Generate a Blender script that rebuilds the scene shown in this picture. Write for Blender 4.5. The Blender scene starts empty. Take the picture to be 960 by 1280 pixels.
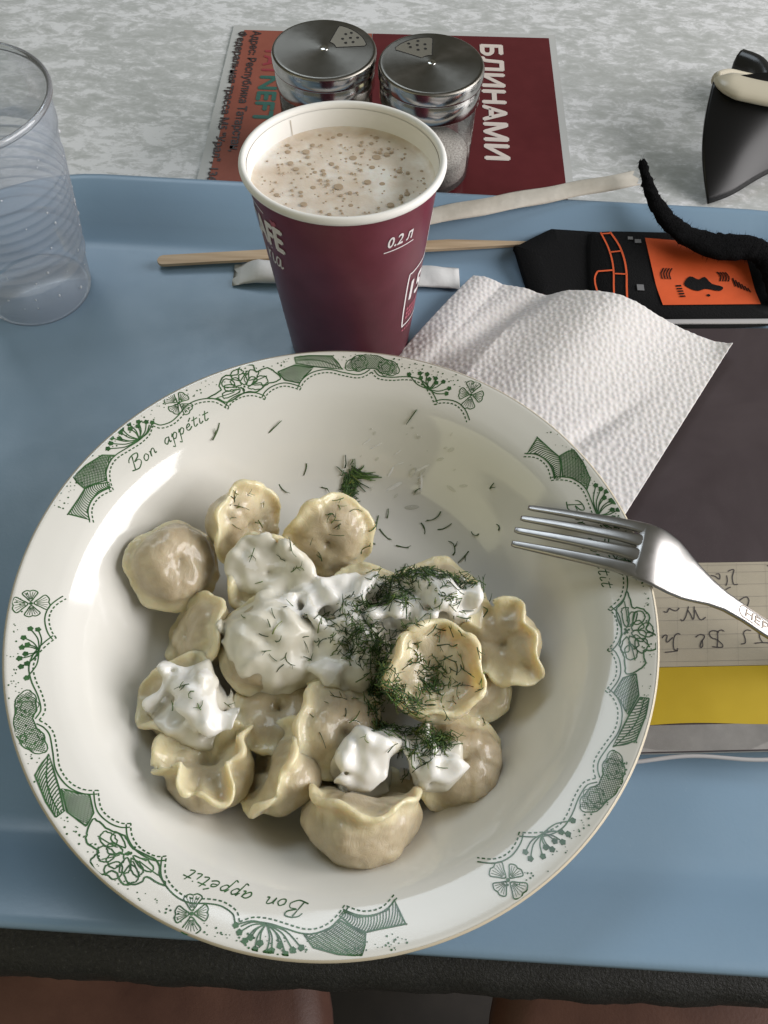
import bpy, math, random
import numpy as np
from mathutils import Vector, Matrix
from mathutils.bvhtree import BVHTree

random.seed(7); rng = np.random.default_rng(7)
scene = bpy.context.scene
col = scene.collection
R_ = math.radians

# ------------------------------------------------------------------ camera
PITCH, ROLL = R_(59.6), R_(2.25)
fwd = Vector((0, math.cos(PITCH), -math.sin(PITCH)))
rt0 = Vector((1, 0, 0)); up0 = Vector((0, math.sin(PITCH), math.cos(PITCH)))
rt = math.cos(ROLL) * rt0 + math.sin(ROLL) * up0
up = -math.sin(ROLL) * rt0 + math.cos(ROLL) * up0
cam_d = bpy.data.cameras.new('camera')
cam_d.sensor_fit = 'VERTICAL'; cam_d.sensor_height = 24; cam_d.lens = 24 * 1036 / 1280
cam_d.clip_start = 0.01; cam_d.clip_end = 50
cam = bpy.data.objects.new('camera', cam_d); col.objects.link(cam)
M = Matrix.Identity(4)
for i in range(3):
    M[i][0] = rt[i]; M[i][1] = up[i]; M[i][2] = -fwd[i]
M.translation = (0.0145, -0.1098, 0.287)
cam.matrix_world = M
scene.camera = cam

# ------------------------------------------------------------------ world + lamps
world = bpy.data.worlds.new('World'); scene.world = world; world.use_nodes = True
bg = world.node_tree.nodes['Background']
bg.inputs[0].default_value = (1.0, 0.965, 0.74, 1); bg.inputs[1].default_value = 0.12

def area(name, loc, target, sx, sy, power, color):
    l = bpy.data.lights.new(name, 'AREA'); l.shape = 'RECTANGLE'; l.size = sx; l.size_y = sy
    l.energy = power; l.color = color
    o = bpy.data.objects.new(name, l); col.objects.link(o)
    o.location = loc
    o.rotation_euler = (Vector(target) - Vector(loc)).to_track_quat('-Z', 'Y').to_euler()
    return o
area('window_light', (1.35, 0.02, 0.62), (0.0, 0.05, 0.03), 1.3, 0.9, 34, (1.0, 0.97, 0.97))
area('far_window_light', (-0.5, 1.15, 1.35), (-.1, 0.45, 0), 1.0, 0.6, 8.0, (0.80, 0.90, 1.0))
area('side_fill_light', (-1.3, -0.8, 0.9), (0.1, 0.05, 0), 1.2, 0.9, 4.5, (1.0, 0.95, 0.62))  # added fill for light off the room's left wall, not a window

scene.view_settings.view_transform = 'Standard'; scene.view_settings.look = 'None'
scene.view_settings.gamma = 1.0; scene.view_settings.exposure = 0.0
scene.render.engine = 'CYCLES'
scene.cycles.max_bounces = 10; scene.cycles.transparent_max_bounces = 16
scene.cycles.transmission_bounces = 8

# ------------------------------------------------------------------ helpers
ORG = {}
def tag(o, label=None, cat=None, group=None, kind=None):
    if label: o['label'] = label
    if cat: o['category'] = cat
    if group: o['group'] = group
    if kind: o['kind'] = kind
    return o
def thing(name, label, cat, loc, group=None):
    o = bpy.data.objects.new(name, None); col.objects.link(o)
    o.empty_display_size = 0.01
    o.location = Vector(loc) * 0.001; ORG[o.name] = np.array(loc, float)
    return tag(o, label, cat, group)
def mesh_data(name, V, F, mat=None, smooth=True):
    me = bpy.data.meshes.new(name)
    V = np.asarray(V, float) * 0.001
    me.from_pydata(V.tolist(), [], [list(map(int, f)) for f in F]); me.update()
    if smooth: me.polygons.foreach_set('use_smooth', [True] * len(me.polygons))
    if mat: me.materials.append(mat)
    return me
def mk(name, V, F, mat, parent=None, loc=None, smooth=True):
    """mesh object; V in world millimetres"""
    V = np.asarray(V, float)
    if parent is not None:
        org = ORG[parent.name]; off = np.zeros(3)
    else:
        off = org = np.array(loc if loc is not None else (0, 0, 0), float)
    o = bpy.data.objects.new(name, mesh_data(name, V - org, F, mat, smooth)); col.objects.link(o)
    if parent is not None: o.parent = parent
    o.location = Vector(off) * 0.001
    ORG[o.name] = org
    return o
def inst(name, me, parent, loc, rot=(0, 0, 0), scale=(1, 1, 1)):
    """copy sharing mesh data; loc in world mm"""
    o = bpy.data.objects.new(name, me); col.objects.link(o)
    org = np.zeros(3)
    if parent is not None: o.parent = parent; org = ORG[parent.name]
    o.location = Vector(np.asarray(loc, float) - org) * 0.001
    o.rotation_euler = rot; o.scale = scale
    ORG[o.name] = np.asarray(loc, float)
    return o
class MB:
    def __init__(s): s.V = []; s.F = []
    def add(s, V, F):
        n = len(s.V); s.V += [tuple(v) for v in V]; s.F += [[i + n for i in f] for f in F]
        return s
def lathe(profile, n=96, c=(0, 0), close=False, a0=0, a1=2 * math.pi):
    P = np.array(profile, float); V = []; F = []; m = len(P)
    full = abs(a1 - a0 - 2 * math.pi) < 1e-6
    k = n if full else n + 1
    for j in range(k):
        a = a0 + (a1 - a0) * j / n
        for r, z in P: V.append((c[0] + r * math.cos(a), c[1] + r * math.sin(a), z))
    for j in range(n):
        j2 = (j + 1) % k
        for i in range(m - 1 if not close else m):
            i2 = (i + 1) % m
            F.append([j * m + i, j2 * m + i, j2 * m + i2, j * m + i2])
    return V, F
def catmull(P, n=6, closed=False):
    P = [np.array(p, float) for p in P]; out = []; m = len(P)
    for i in range(m if closed else m - 1):
        if closed: a, b, c, d = P[i - 1], P[i], P[(i + 1) % m], P[(i + 2) % m]
        else: a, b, c, d = P[max(i - 1, 0)], P[i], P[i + 1], P[min(i + 2, m - 1)]
        for k in range(n):
            t = k / n
            out.append(0.5 * ((2 * b) + (c - a) * t + (2 * a - 5 * b + 4 * c - d) * t * t + (3 * b - a - 3 * c + d) * t ** 3))
    if not closed: out.append(P[-1])
    return out
def ribbon(mb, pts, w, f, closed=False):
    """flat 2-D stroke, mapped to 3-D by f"""
    P = np.array(pts, float)
    if len(P) < 2: return
    T = np.gradient(P, axis=0) if not closed else np.roll(P, -1, 0) - np.roll(P, 1, 0)
    L = np.hypot(T[:, 0], T[:, 1]); L[L < 1e-9] = 1
    N = np.stack([-T[:, 1] / L, T[:, 0] / L], 1)
    ww = np.asarray(w, float) * np.ones(len(P))
    A = P + N * ww[:, None] / 2; B = P - N * ww[:, None] / 2
    V = [f(*p) for p in A] + [f(*p) for p in B]; n = len(P)
    F = [[i, i + 1, n + i + 1, n + i] for i in range(n - 1)]
    if closed: F.append([n - 1, 0, n, 2 * n - 1])
    mb.add(V, F)
def disc(mb, c, r, f, n=10):
    V = [f(c[0], c[1])] + [f(c[0] + r * math.cos(2 * math.pi * k / n), c[1] + r * math.sin(2 * math.pi * k / n)) for k in range(n)]
    mb.add(V, [[0, 1 + k, 1 + (k + 1) % n] for k in range(n)])
def sweep(path, ra, rb, n=10, upv=(0, 0, 1), cap=True):
    """elliptic tube along a 3-D path"""
    P = np.array(path, float); T = np.gradient(P, axis=0); T /= np.linalg.norm(T, axis=1)[:, None]
    upv = np.array(upv, float); V = []; F = []
    ra = np.asarray(ra) * np.ones(len(P)); rb = np.asarray(rb) * np.ones(len(P))
    for i in range(len(P)):
        s = np.cross(T[i], upv); s /= (np.linalg.norm(s) + 1e-9); u = np.cross(s, T[i])
        for k in range(n):
            a = 2 * math.pi * k / n
            V.append(P[i] + s * ra[i] * math.cos(a) + u * rb[i] * math.sin(a))
    for i in range(len(P) - 1):
        for k in range(n):
            k2 = (k + 1) % n
            F.append([i * n + k, i * n + k2, (i + 1) * n + k2, (i + 1) * n + k])
    if cap:
        F.append(list(range(n))[::-1]); F.append([(len(P) - 1) * n + k for k in range(n)])
    return V, F
def prism(poly, z0, z1, bev=0.0):
    """extruded polygon (mm) with a small top bevel"""
    P = np.array(poly, float); n = len(P); c = P.mean(0); V = []; F = []
    rings = [(P, z0), (P, z1 - bev)]
    if bev: 
        D = c - P; D /= np.linalg.norm(D, axis=1)[:, None]; rings.append((P + D * bev, z1))
    for Q, z in rings: V += [(x, y, z) for x, y in Q]
    for k in range(len(rings) - 1):
        for i in range(n):
            j = (i + 1) % n; F.append([k * n + i, k * n + j, (k + 1) * n + j, (k + 1) * n + i])
    F.append(list(range(n))[::-1]); F.append([(len(rings) - 1) * n + i for i in range(n)])
    return V, F
def rrect(w, h, r, n=8, cx=0, cy=0, rot=0):
    out = []
    for k, (sx, sy) in enumerate(((1, 1), (-1, 1), (-1, -1), (1, -1))):
        for i in range(n + 1):
            a = math.pi / 2 * (k + i / n)
            out.append((sx * (w / 2 - r) + r * math.cos(a), sy * (h / 2 - r) + r * math.sin(a)))
    c, s = math.cos(rot), math.sin(rot)
    return [(cx + c * x - s * y, cy + s * x + c * y) for x, y in out]
_tc = {}
def text2d(s):
    """verts in a unit box (width w, height of a capital = 1) + faces"""
    if s in _tc: return _tc[s]
    cu = bpy.data.curves.new('t', 'FONT'); cu.body = s; cu.size = 1.0; cu.resolution_u = 3
    o = bpy.data.objects.new('t', cu); col.objects.link(o)
    bpy.context.view_layer.update()
    me = o.evaluated_get(bpy.context.evaluated_depsgraph_get()).to_mesh()
    V = np.array([v.co[:2] for v in me.vertices]) if len(me.vertices) else np.zeros((0, 2))
    F = [list(p.vertices) for p in me.polygons]
    bpy.data.objects.remove(o); bpy.data.curves.remove(cu)
    _tc[s] = (V, F); return _tc[s]
def put_text(mb, s, length, height, f, bold=0.0):
    V, F = text2d(s)
    if len(V) == 0: return
    lo = V.min(0); hi = V.max(0)
    W = (V - lo) / (hi - lo) * np.array([length, height])
    offs = [(0, 0)] if not bold else [(0, 0), (bold, 0), (-bold, 0), (0, bold), (0, -bold)]
    for k, (dx, dy) in enumerate(offs):
        mb.add([f(x + dx, y + dy, k) for x, y in W], F)

# ---- materials
def mat(name, base, rough=0.5, metal=0.0, coat=0.0, sss=0.0, ssr=(1, .6, .35), sscale=0.004, spec=0.5, trans=0.0, ior=1.45):
    m = bpy.data.materials.new(name); m.use_nodes = True
    b = m.node_tree.nodes['Principled BSDF']
    b.inputs['Base Color'].default_value = (*base, 1); b.inputs['Roughness'].default_value = rough
    b.inputs['Metallic'].default_value = metal; b.inputs['Coat Weight'].default_value = coat
    b.inputs['Coat Roughness'].default_value = 0.08
    b.inputs['Specular IOR Level'].default_value = spec; b.inputs['IOR'].default_value = ior
    b.inputs['Subsurface Weight'].default_value = sss
    b.inputs['Subsurface Radius'].default_value = ssr; b.inputs['Subsurface Scale'].default_value = sscale
    b.inputs['Transmission Weight'].default_value = trans
    return m
def nd(m, t, **kw):
    n = m.node_tree.nodes.new(t)
    for k, v in kw.items(): setattr(n, k, v)
    return n
def noise(m, scale, detail=4, rough=0.55, vec=None, dist=0.0):
    n = nd(m, 'ShaderNodeTexNoise'); n.inputs['Scale'].default_value = scale
    n.inputs['Detail'].default_value = detail; n.inputs['Roughness'].default_value = rough
    n.inputs['Distortion'].default_value = dist
    lk = m.node_tree.links
    if vec is None:
        tc = nd(m, 'ShaderNodeTexCoord'); vec = tc.outputs['Object']
    lk.new(vec, n.inputs['Vector']); return n
def ramp(m, src, stops):
    r = nd(m, 'ShaderNodeValToRGB'); e = r.color_ramp.elements
    while len(e) > 1: e.remove(e[-1])
    e[0].position = stops[0][0]; e[0].color = (*stops[0][1], 1)
    for p, c in stops[1:]:
        k = e.new(p); k.color = (*c, 1)
    m.node_tree.links.new(src, r.inputs[0]); return r
def bump(m, src, strength, dist=0.0005, node=None):
    b = nd(m, 'ShaderNodeBump'); b.inputs['Strength'].default_value = strength; b.inputs['Distance'].default_value = dist
    m.node_tree.links.new(src, b.inputs['Height'])
    m.node_tree.links.new(b.outputs[0], m.node_tree.nodes['Principled BSDF'].inputs['Normal']); return b
def setcol(m, out): m.node_tree.links.new(out, m.node_tree.nodes['Principled BSDF'].inputs['Base Color'])
def setrough(m, src, lo, hi):
    r = nd(m, 'ShaderNodeMapRange'); r.inputs['To Min'].default_value = lo; r.inputs['To Max'].default_value = hi
    m.node_tree.links.new(src, r.inputs['Value'])
    m.node_tree.links.new(r.outputs[0], m.node_tree.nodes['Principled BSDF'].inputs['Roughness'])
def clear_mat(name, tint, refl=1.0, haze=0.08, hazecol=(.8, .82, .85), rough=0.06):
    """thin clear plastic or glass sheet"""
    m = bpy.data.materials.new(name); m.use_nodes = True; nt = m.node_tree; nt.nodes.clear()
    out = nt.nodes.new('ShaderNodeOutputMaterial'); tr = nt.nodes.new('ShaderNodeBsdfTransparent'); tr.inputs[0].default_value = (*tint, 1)
    gl = nt.nodes.new('ShaderNodeBsdfGlossy'); gl.inputs['Roughness'].default_value = rough
    df = nt.nodes.new('ShaderNodeBsdfDiffuse'); df.inputs[0].default_value = (*hazecol, 1)
    fr = nt.nodes.new('ShaderNodeLayerWeight'); fr.inputs[0].default_value = 0.25
    mp = nt.nodes.new('ShaderNodeMath'); mp.operation = 'MULTIPLY'; mp.inputs[1].default_value = refl
    m1 = nt.nodes.new('ShaderNodeMixShader'); m1.inputs[0].default_value = haze
    m2 = nt.nodes.new('ShaderNodeMixShader')
    L = nt.links
    L.new(tr.outputs[0], m1.inputs[1]); L.new(df.outputs[0], m1.inputs[2])
    L.new(fr.outputs['Fresnel'], mp.inputs[0]); L.new(mp.outputs[0], m2.inputs[0])
    L.new(m1.outputs[0], m2.inputs[1]); L.new(gl.outputs[0], m2.inputs[2]); L.new(m2.outputs[0], out.inputs[0])
    return m

MT = {}
# table laminate: pale grey with white clouds and flecks
m = MT['laminate'] = mat('table_laminate', (.4, .4, .4), 0.42)
tc = nd(m, 'ShaderNodeTexCoord')
n1 = noise(m, 9, 5, .62, tc.outputs['Object']); n2 = noise(m, 110, 8, .74, tc.outputs['Object'], .5)
n3 = noise(m, 330, 3, .6, tc.outputs['Object'], .6)
mx = nd(m, 'ShaderNodeMath', operation='MULTIPLY_ADD'); mx.inputs[1].default_value = .55
m.node_tree.links.new(n1.outputs[0], mx.inputs[0]); m.node_tree.links.new(n2.outputs[0], mx.inputs[2])
mx2 = nd(m, 'ShaderNodeMath', operation='MULTIPLY_ADD'); mx2.inputs[1].default_value = .28
m.node_tree.links.new(n3.outputs[0], mx2.inputs[0]); m.node_tree.links.new(mx.outputs[0], mx2.inputs[2])
rp = ramp(m, mx2.outputs[0], [(.72, (.40, .415, .40)), (.86, (.46, .475, .465)), (.95, (.56, .57, .57)), (1.0, (.68, .69, .70))])
setcol(m, rp.outputs[0]); bump(m, n2.outputs[0], .08, .0004); setrough(m, n2.outputs[0], .30, .5)
mpt = nd(m, 'ShaderNodeMapping'); mpt.inputs['Scale'].default_value = (.65, 1.15, 1); mpt.inputs['Rotation'].default_value = (0, 0, .35); m.node_tree.links.new(tc.outputs['Object'], mpt.inputs[0])
for q_ in (n1, n2, n3): m.node_tree.links.new(mpt.outputs[0], q_.inputs['Vector'])
# table edging
m = MT['edging'] = mat('table_edging', (.045, .045, .042), 0.55)
n1 = noise(m, 900, 4, .7); n2 = noise(m, 60, 4)
rp = ramp(m, n1.outputs[0], [(.35, (.010, .010, .010)), (.62, (.024, .024, .022)), (.80, (.09, .088, .08))]); setcol(m, rp.outputs[0]); bump(m, n1.outputs[0], .8, .0006)
# tray
m = MT['tray'] = mat('tray_plastic', (.16, .30, .47), 0.34)
n1 = noise(m, 7, 4); n2 = noise(m, 700, 3, .6); n3 = noise(m, 40, 6, .7)
rp = ramp(m, n1.outputs[0], [(.3, (.185, .28, .375)), (.7, (.21, .312, .42))]); setcol(m, rp.outputs[0]); bump(m, n2.outputs[0], .10, .0003); setrough(m, n3.outputs[0], .20, .50)
tcs = nd(m, 'ShaderNodeTexCoord'); mps = nd(m, 'ShaderNodeMapping'); mps.inputs['Scale'].default_value = (9, 160, 9); mps.inputs['Rotation'].default_value = (0, 0, .5)
m.node_tree.links.new(tcs.outputs['Object'], mps.inputs[0]); ns = noise(m, 1.0, 8, .75, mps.outputs[0], .2); nsp = noise(m, 230, 6, .8)
rs = ramp(m, ns.outputs[0], [(.60, (0, 0, 0)), (.70, (1, 1, 1))]); rq = ramp(m, nsp.outputs[0], [(.66, (0, 0, 0)), (.74, (1, 1, 1))])
ad = nd(m, 'ShaderNodeMath', operation='MULTIPLY_ADD'); ad.inputs[1].default_value = .16
m.node_tree.links.new(rs.outputs[0], ad.inputs[0]); m.node_tree.links.new(rq.outputs[0], ad.inputs[2]); ad.use_clamp = True
mu = nd(m, 'ShaderNodeMath', operation='MULTIPLY'); mu.inputs[1].default_value = .6; m.node_tree.links.new(ad.outputs[0], mu.inputs[0])
mt_ = nd(m, 'ShaderNodeMix', data_type='RGBA'); m.node_tree.links.new(mu.outputs[0], mt_.inputs[0]); m.node_tree.links.new(rp.outputs[0], mt_.inputs[6]); mt_.inputs[7].default_value = (.34, .42, .50, 1)
setcol(m, mt_.outputs[2])
# glaze
m = MT['glaze'] = mat('white_glaze', (.80, .79, .745), 0.10, coat=.3)
n1 = noise(m, 25, 3); rp = ramp(m, n1.outputs[0], [(.3, (.69, .68, .63)), (.7, (.73, .72, .675))]); setcol(m, rp.outputs[0]); bump(m, n1.outputs[0], .05, .001)
m = MT['rimgold'] = mat('rim_edge', (.62, .55, .42), 0.25)
m = MT['green'] = mat('green_print', (.035, .105, .045), 0.22, coat=.3)
n1 = noise(m, 300, 3); rp = ramp(m, n1.outputs[0], [(.3, (.022, .07, .024)), (.7, (.06, .15, .055))]); setcol(m, rp.outputs[0])
# cup
m = MT['cupcard'] = mat('burgundy_card', (.115, .018, .035), 0.38)
n1 = noise(m, 120, 5); rp = ramp(m, n1.outputs[0], [(.3, (.125, .018, .032)), (.7, (.155, .026, .045))]); setcol(m, rp.outputs[0]); bump(m, n1.outputs[0], .05, .0005)
m = MT['paperw'] = mat('white_card', (.80, .79, .75), 0.5)
n1 = noise(m, 60, 5); bump(m, n1.outputs[0], .06, .0006)
MT['inkw'] = mat('white_ink', (.72, .68, .68), 0.5)
MT['inkpink'] = mat('pink_ink', (.40, .10, .14), 0.5)
m = MT['foam'] = mat('coffee_foam', (.55, .45, .36), 0.45, sss=.25, sscale=.003)
n1 = noise(m, 55, 5, .6); n2 = noise(m, 900, 2)
rp = ramp(m, n1.outputs[0], [(.34, (.80, .77, .71)), (.47, (.69, .61, .51)), (.66, (.57, .46, .34))]); setcol(m, rp.outputs[0]); bump(m, n2.outputs[0], .25, .0003)
m = MT['bubble'] = mat('foam_bubble', (.40, .30, .195), 0.5)
# food
m = MT['dough'] = mat('boiled_dough', (.6, .5, .35), 0.38, coat=.45, sss=.6, ssr=(1, .7, .42), sscale=.006)
at = nd(m, 'ShaderNodeAttribute'); at.attribute_name = 'meat'
n1 = noise(m, 90, 5, .6); n2 = noise(m, 500, 4, .6)
r1 = ramp(m, n1.outputs[0], [(.3, (.64, .55, .335)), (.7, (.72, .645, .44))])
r2 = ramp(m, n1.outputs[0], [(.3, (.40, .325, .215)), (.7, (.55, .47, .32))])
mi = nd(m, 'ShaderNodeMix', data_type='RGBA'); m.node_tree.links.new(at.outputs['Fac'], mi.inputs[0])
m.node_tree.links.new(r1.outputs[0], mi.inputs[6]); m.node_tree.links.new(r2.outputs[0], mi.inputs[7])
setcol(m, mi.outputs[2]); setrough(m, n1.outputs[0], .28, .52)
tcd = nd(m, 'ShaderNodeTexCoord'); mpd = nd(m, 'ShaderNodeMapping'); mpd.inputs['Scale'].default_value = (1, .45, 1.3); mpd.inputs['Rotation'].default_value = (.4, .3, .8)
m.node_tree.links.new(tcd.outputs['Object'], mpd.inputs[0]); nw = noise(m, 260, 5, .65, mpd.outputs[0], 1.2); bump(m, nw.outputs[0], .5, .0009)
m.node_tree.nodes['Principled BSDF'].inputs['Coat Roughness'].default_value = .06
m = MT['cream'] = mat('sour_cream', (.84, .83, .78), 0.32, coat=.25, sss=.35, ssr=(1, .9, .75), sscale=.003)
n1 = noise(m, 130, 5); n2 = noise(m, 420, 4)
at = nd(m, 'ShaderNodeAttribute'); at.attribute_name = 'thin'
mi = nd(m, 'ShaderNodeMix', data_type='RGBA'); m.node_tree.links.new(at.outputs['Fac'], mi.inputs[0])
mi.inputs[6].default_value = (.86, .85, .82, 1); mi.inputs[7].default_value = (.66, .63, .52, 1)
setcol(m, mi.outputs[2]); bump(m, n1.outputs[0], .15, .0008)
m = MT['dill'] = mat('chopped_dill', (.03, .06, .015), 0.5)
oi = nd(m, 'ShaderNodeNewGeometry')
rp = ramp(m, oi.outputs['Random Per Island'], [(0, (.018, .044, .014)), (.55, (.042, .092, .020)), (.88, (.10, .175, .034)), (1, (.18, .20, .05))]); setcol(m, rp.outputs[0])
MT['broth'] = clear_mat('thin_broth', (.93, .90, .81), .6, .10, (.5, .44, .30), .08)
MT['fat'] = clear_mat('broth_drop', (.99, .99, .97), .55, .12, (.85, .85, .8), .03)
# metal
m = MT['steel'] = mat('fork_steel', (.38, .37, .36), 0.24, metal=1)
n1 = noise(m, 160, 5); setrough(m, n1.outputs[0], .24, .42); bump(m, n1.outputs[0], .05, .0005)
m = MT['lid'] = mat('brushed_lid', (.20, .19, .17), 0.28, metal=1)
m.node_tree.nodes['Principled BSDF'].inputs['Anisotropic'].default_value = .7
tg = nd(m, 'ShaderNodeTangent', direction_type='RADIAL', axis='Z'); m.node_tree.links.new(tg.outputs[0], m.node_tree.nodes['Principled BSDF'].inputs['Tangent'])
n1 = noise(m, 240, 3); setrough(m, n1.outputs[0], .25, .40)
MT['lidside'] = mat('polished_lid_side', (.55, .54, .52), 0.16, metal=1)
MT['stamp'] = mat('stamped_steel', (.16, .14, .12), .5, metal=1)
MT['window'] = mat('dispenser_metal', (.30, .27, .22), .45, metal=1)
MT['hole'] = mat('hole_dark', (.012, .011, .010), .8)
MT['glass'] = clear_mat('jar_glass', (.86, .88, .86), 1.2, .07, (.6, .62, .62), .04)
m = MT['pepper'] = mat('ground_pepper', (.16, .13, .10), .9)
n1 = noise(m, 900, 4); rp = ramp(m, n1.outputs[0], [(.3, (.07, .055, .04)), (.7, (.32, .27, .21))]); setcol(m, rp.outputs[0]); bump(m, n1.outputs[0], 1, .001)
m = MT['salt'] = mat('salt_grain', (.52, .46, .43), .8)
n1 = noise(m, 900, 4); rp = ramp(m, n1.outputs[0], [(.3, (.36, .31, .29)), (.7, (.66, .61, .58))]); setcol(m, rp.outputs[0]); bump(m, n1.outputs[0], 1, .001)
# plastics / paper
MT['pcup'] = clear_mat('clear_plastic', (.96, .97, .98), .50, .34, (.50, .555, .64), .22)
MT['pcuprim'] = clear_mat('clear_plastic_rim', (.88, .9, .92), 1.8, .22, (.8, .82, .86), .08)
MT['drop'] = clear_mat('water_drop', (.95, .96, .98), 2.4, .45, (.92, .94, .97), .02)
m = MT['napkin'] = mat('napkin_paper', (.68, .655, .64), .85, sss=.1, sscale=.001)
n1 = noise(m, 1500, 3); bump(m, n1.outputs[0], .2, .0003)
m = MT['wood'] = mat('stick_wood', (.50, .37, .24), .6)
tcw = nd(m, 'ShaderNodeTexCoord'); mpg = nd(m, 'ShaderNodeMapping'); mpg.inputs['Scale'].default_value = (25, 600, 600)
m.node_tree.links.new(tcw.outputs['Object'], mpg.inputs[0]); n1 = noise(m, 1, 5, .6, mpg.outputs[0])
rp = ramp(m, n1.outputs[0], [(.3, (.37, .26, .155)), (.7, (.56, .43, .29))]); setcol(m, rp.outputs[0]); bump(m, n1.outputs[0], .2, .0003)
m = MT['wrapper'] = mat('wrapper_paper', (.56, .52, .45), .75)
n1 = noise(m, 90, 5); bump(m, n1.outputs[0], .5, .0012)
rp = ramp(m, n1.outputs[0], [(.3, (.50, .46, .39)), (.7, (.62, .58, .51))]); setcol(m, rp.outputs[0])
m = MT['sugar'] = mat('sugar_paper', (.60, .60, .59), .6); n1 = noise(m, 130, 5); bump(m, n1.outputs[0], .5, .001)
m = MT['salmon'] = mat('salmon_print', (.27, .085, .06), .16); n1 = noise(m, 70, 4); rp = ramp(m, n1.outputs[0], [(.3, (.25, .078, .055)), (.7, (.29, .093, .066))]); setcol(m, rp.outputs[0])
m = MT['burg'] = mat('burgundy_print', (.10, .016, .020), .14); n1 = noise(m, 70, 4); rp = ramp(m, n1.outputs[0], [(.3, (.092, .014, .018)), (.7, (.108, .018, .022))]); setcol(m, rp.outputs[0])
MT['laminf'] = mat('laminate_film', (.47, .48, .47), .25)
MT['inkblk'] = mat('black_ink', (.035, .016, .014), .4)
MT['inkred'] = mat('red_ink', (.25, .02, .03), .4)
MT['inkteal'] = mat('teal_ink', (.015, .10, .075), .4)
MT['inkcream'] = mat('cream_ink', (.62, .55, .50), .4)
m = MT['mauve'] = mat('book_cover_mauve', (.088, .070, .076), .30)
n1 = noise(m, 22, 6, .65, dist=.6); n2 = noise(m, 6, 3)
rp = ramp(m, n1.outputs[0], [(.35, (.055, .038, .042)), (.62, (.072, .052, .056)), (.8, (.12, .095, .10))]); setcol(m, rp.outputs[0]); setrough(m, n1.outputs[0], .2, .5)
m = MT['bookpaper'] = mat('book_cream', (.50, .445, .34), .45); n1 = noise(m, 60, 4); rp = ramp(m, n1.outputs[0], [(.3, (.46, .41, .31)), (.7, (.53, .47, .36))]); setcol(m, rp.outputs[0])
m = MT['yellow'] = mat('book_yellow', (.60, .42, .010), .40); n1 = noise(m, 45, 5); rp = ramp(m, n1.outputs[0], [(.3, (.55, .38, .008)), (.75, (.64, .455, .012))]); setcol(m, rp.outputs[0]); setrough(m, n1.outputs[0], .3, .5)
m = MT['bookgrey'] = mat('book_grey', (.27, .255, .245), .45); n1 = noise(m, 60, 6, .7); rp = ramp(m, n1.outputs[0], [(.3, (.22, .21, .2)), (.7, (.33, .315, .30))]); setcol(m, rp.outputs[0])
MT['pages'] = mat('book_pages', (.62, .59, .52), .8)
MT['rule'] = mat('ruled_line', (.28, .25, .22), .6)
MT['inkpen'] = mat('letter_ink', (.055, .045, .045), .5)
MT['vinyl'] = clear_mat('vinyl_sleeve', (.98, .98, .98), .30, .02, (.6, .6, .6), .12)
MT['vinyledge'] = mat('vinyl_edge', (.42, .41, .41), .3)
m = MT['blackfab'] = mat('black_fabric', (.006, .006, .0065), .9, spec=.2); n1 = noise(m, 1500, 3); bump(m, n1.outputs[0], .8, .0005)
m = MT['fuzzy'] = mat('fuzzy_strap', (.004, .004, .0045), .95, spec=.1); n1 = noise(m, 1300, 4); bump(m, n1.outputs[0], 1, .001)
m = MT['orange'] = mat('orange_print', (.62, .095, .025), .5); n1 = noise(m, 80, 4); rp = ramp(m, n1.outputs[0], [(.3, (.56, .085, .022)), (.7, (.67, .105, .028))]); setcol(m, rp.outputs[0])
MT['greyprint'] = mat('grey_print', (.16, .16, .165), .6)
MT['lens'] = mat('dark_lens', (.007, .007, .0075), .3, spec=.35)
MT['framecream'] = mat('cream_frame', (.50, .46, .36), .28)
MT['frameblack'] = mat('black_frame', (.02, .02, .021), .25)
m = MT['floor'] = mat('floor_dark', (.03, .027, .024), .6); n1 = noise(m, 12, 5); rp = ramp(m, n1.outputs[0], [(.3, (.022, .02, .018)), (.7, (.045, .038, .033))]); setcol(m, rp.outputs[0])
m = MT['seat'] = mat('brown_leatherette', (.17, .062, .042), .5); n1 = noise(m, 14, 5, .6); n2 = noise(m, 500, 3); rp = ramp(m, n1.outputs[0], [(.3, (.085, .038, .028)), (.7, (.16, .078, .056))]); setcol(m, rp.outputs[0]); bump(m, n2.outputs[0], .3, .0005)
MT['blackmetal'] = mat('black_metal', (.015, .015, .015), .45)

# ================================================================== SETTING
# floor far below the table
o = mk('floor', [(-1600, -1300, -750), (1600, -1300, -750), (1600, 1500, -750), (-1600, 1500, -750)], [[0, 1, 2, 3]], MT['floor'], loc=(0, 0, -750))
tag(o, kind='structure')
# table: laminate top with a rounded dark front edging, four legs
TX0, TX1, TY0, TY1 = -620, 640, -108, 760
tb = thing('table', 'cafe table with mottled grey laminate top and dark edging', 'table', (0, 320, -750))
mb = MB(); mb.add(*prism([(TX0, TY0 + 20), (TX1, TY0 + 16), (TX1, TY1), (TX0, TY1)], -28, 0, .8))
mk('tabletop', mb.V, mb.F, MT['laminate'], tb, smooth=False)
prof = [(20.3, -28.5), (6, -28.5), (1.5, -25), (-.2, -18), (-.2, -8), (1.2, -3), (4.5, -.4), (9, .6), (20.3, .6)]
V = []; F = []; nseg = 420
for i in range(nseg + 1):
    x = TX0 + (TX1 - TX0) * i / nseg; y0 = TY0 + .5 - 1.0 * i / nseg
    for k, (dy, z) in enumerate(prof):
        j = .5 * math.sin(x * .05) + .35 * math.sin(x * .23 + k) + random.uniform(-.28, .28)
        V.append((x, y0 + dy + (j if k < 7 else 0), z))
for i in range(nseg):
    for k in range(len(prof) - 1):
        a = i * len(prof) + k; F.append([a, a + len(prof), a + len(prof) + 1, a + 1])
mk('edge_band', V, F, MT['edging'], tb)
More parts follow.
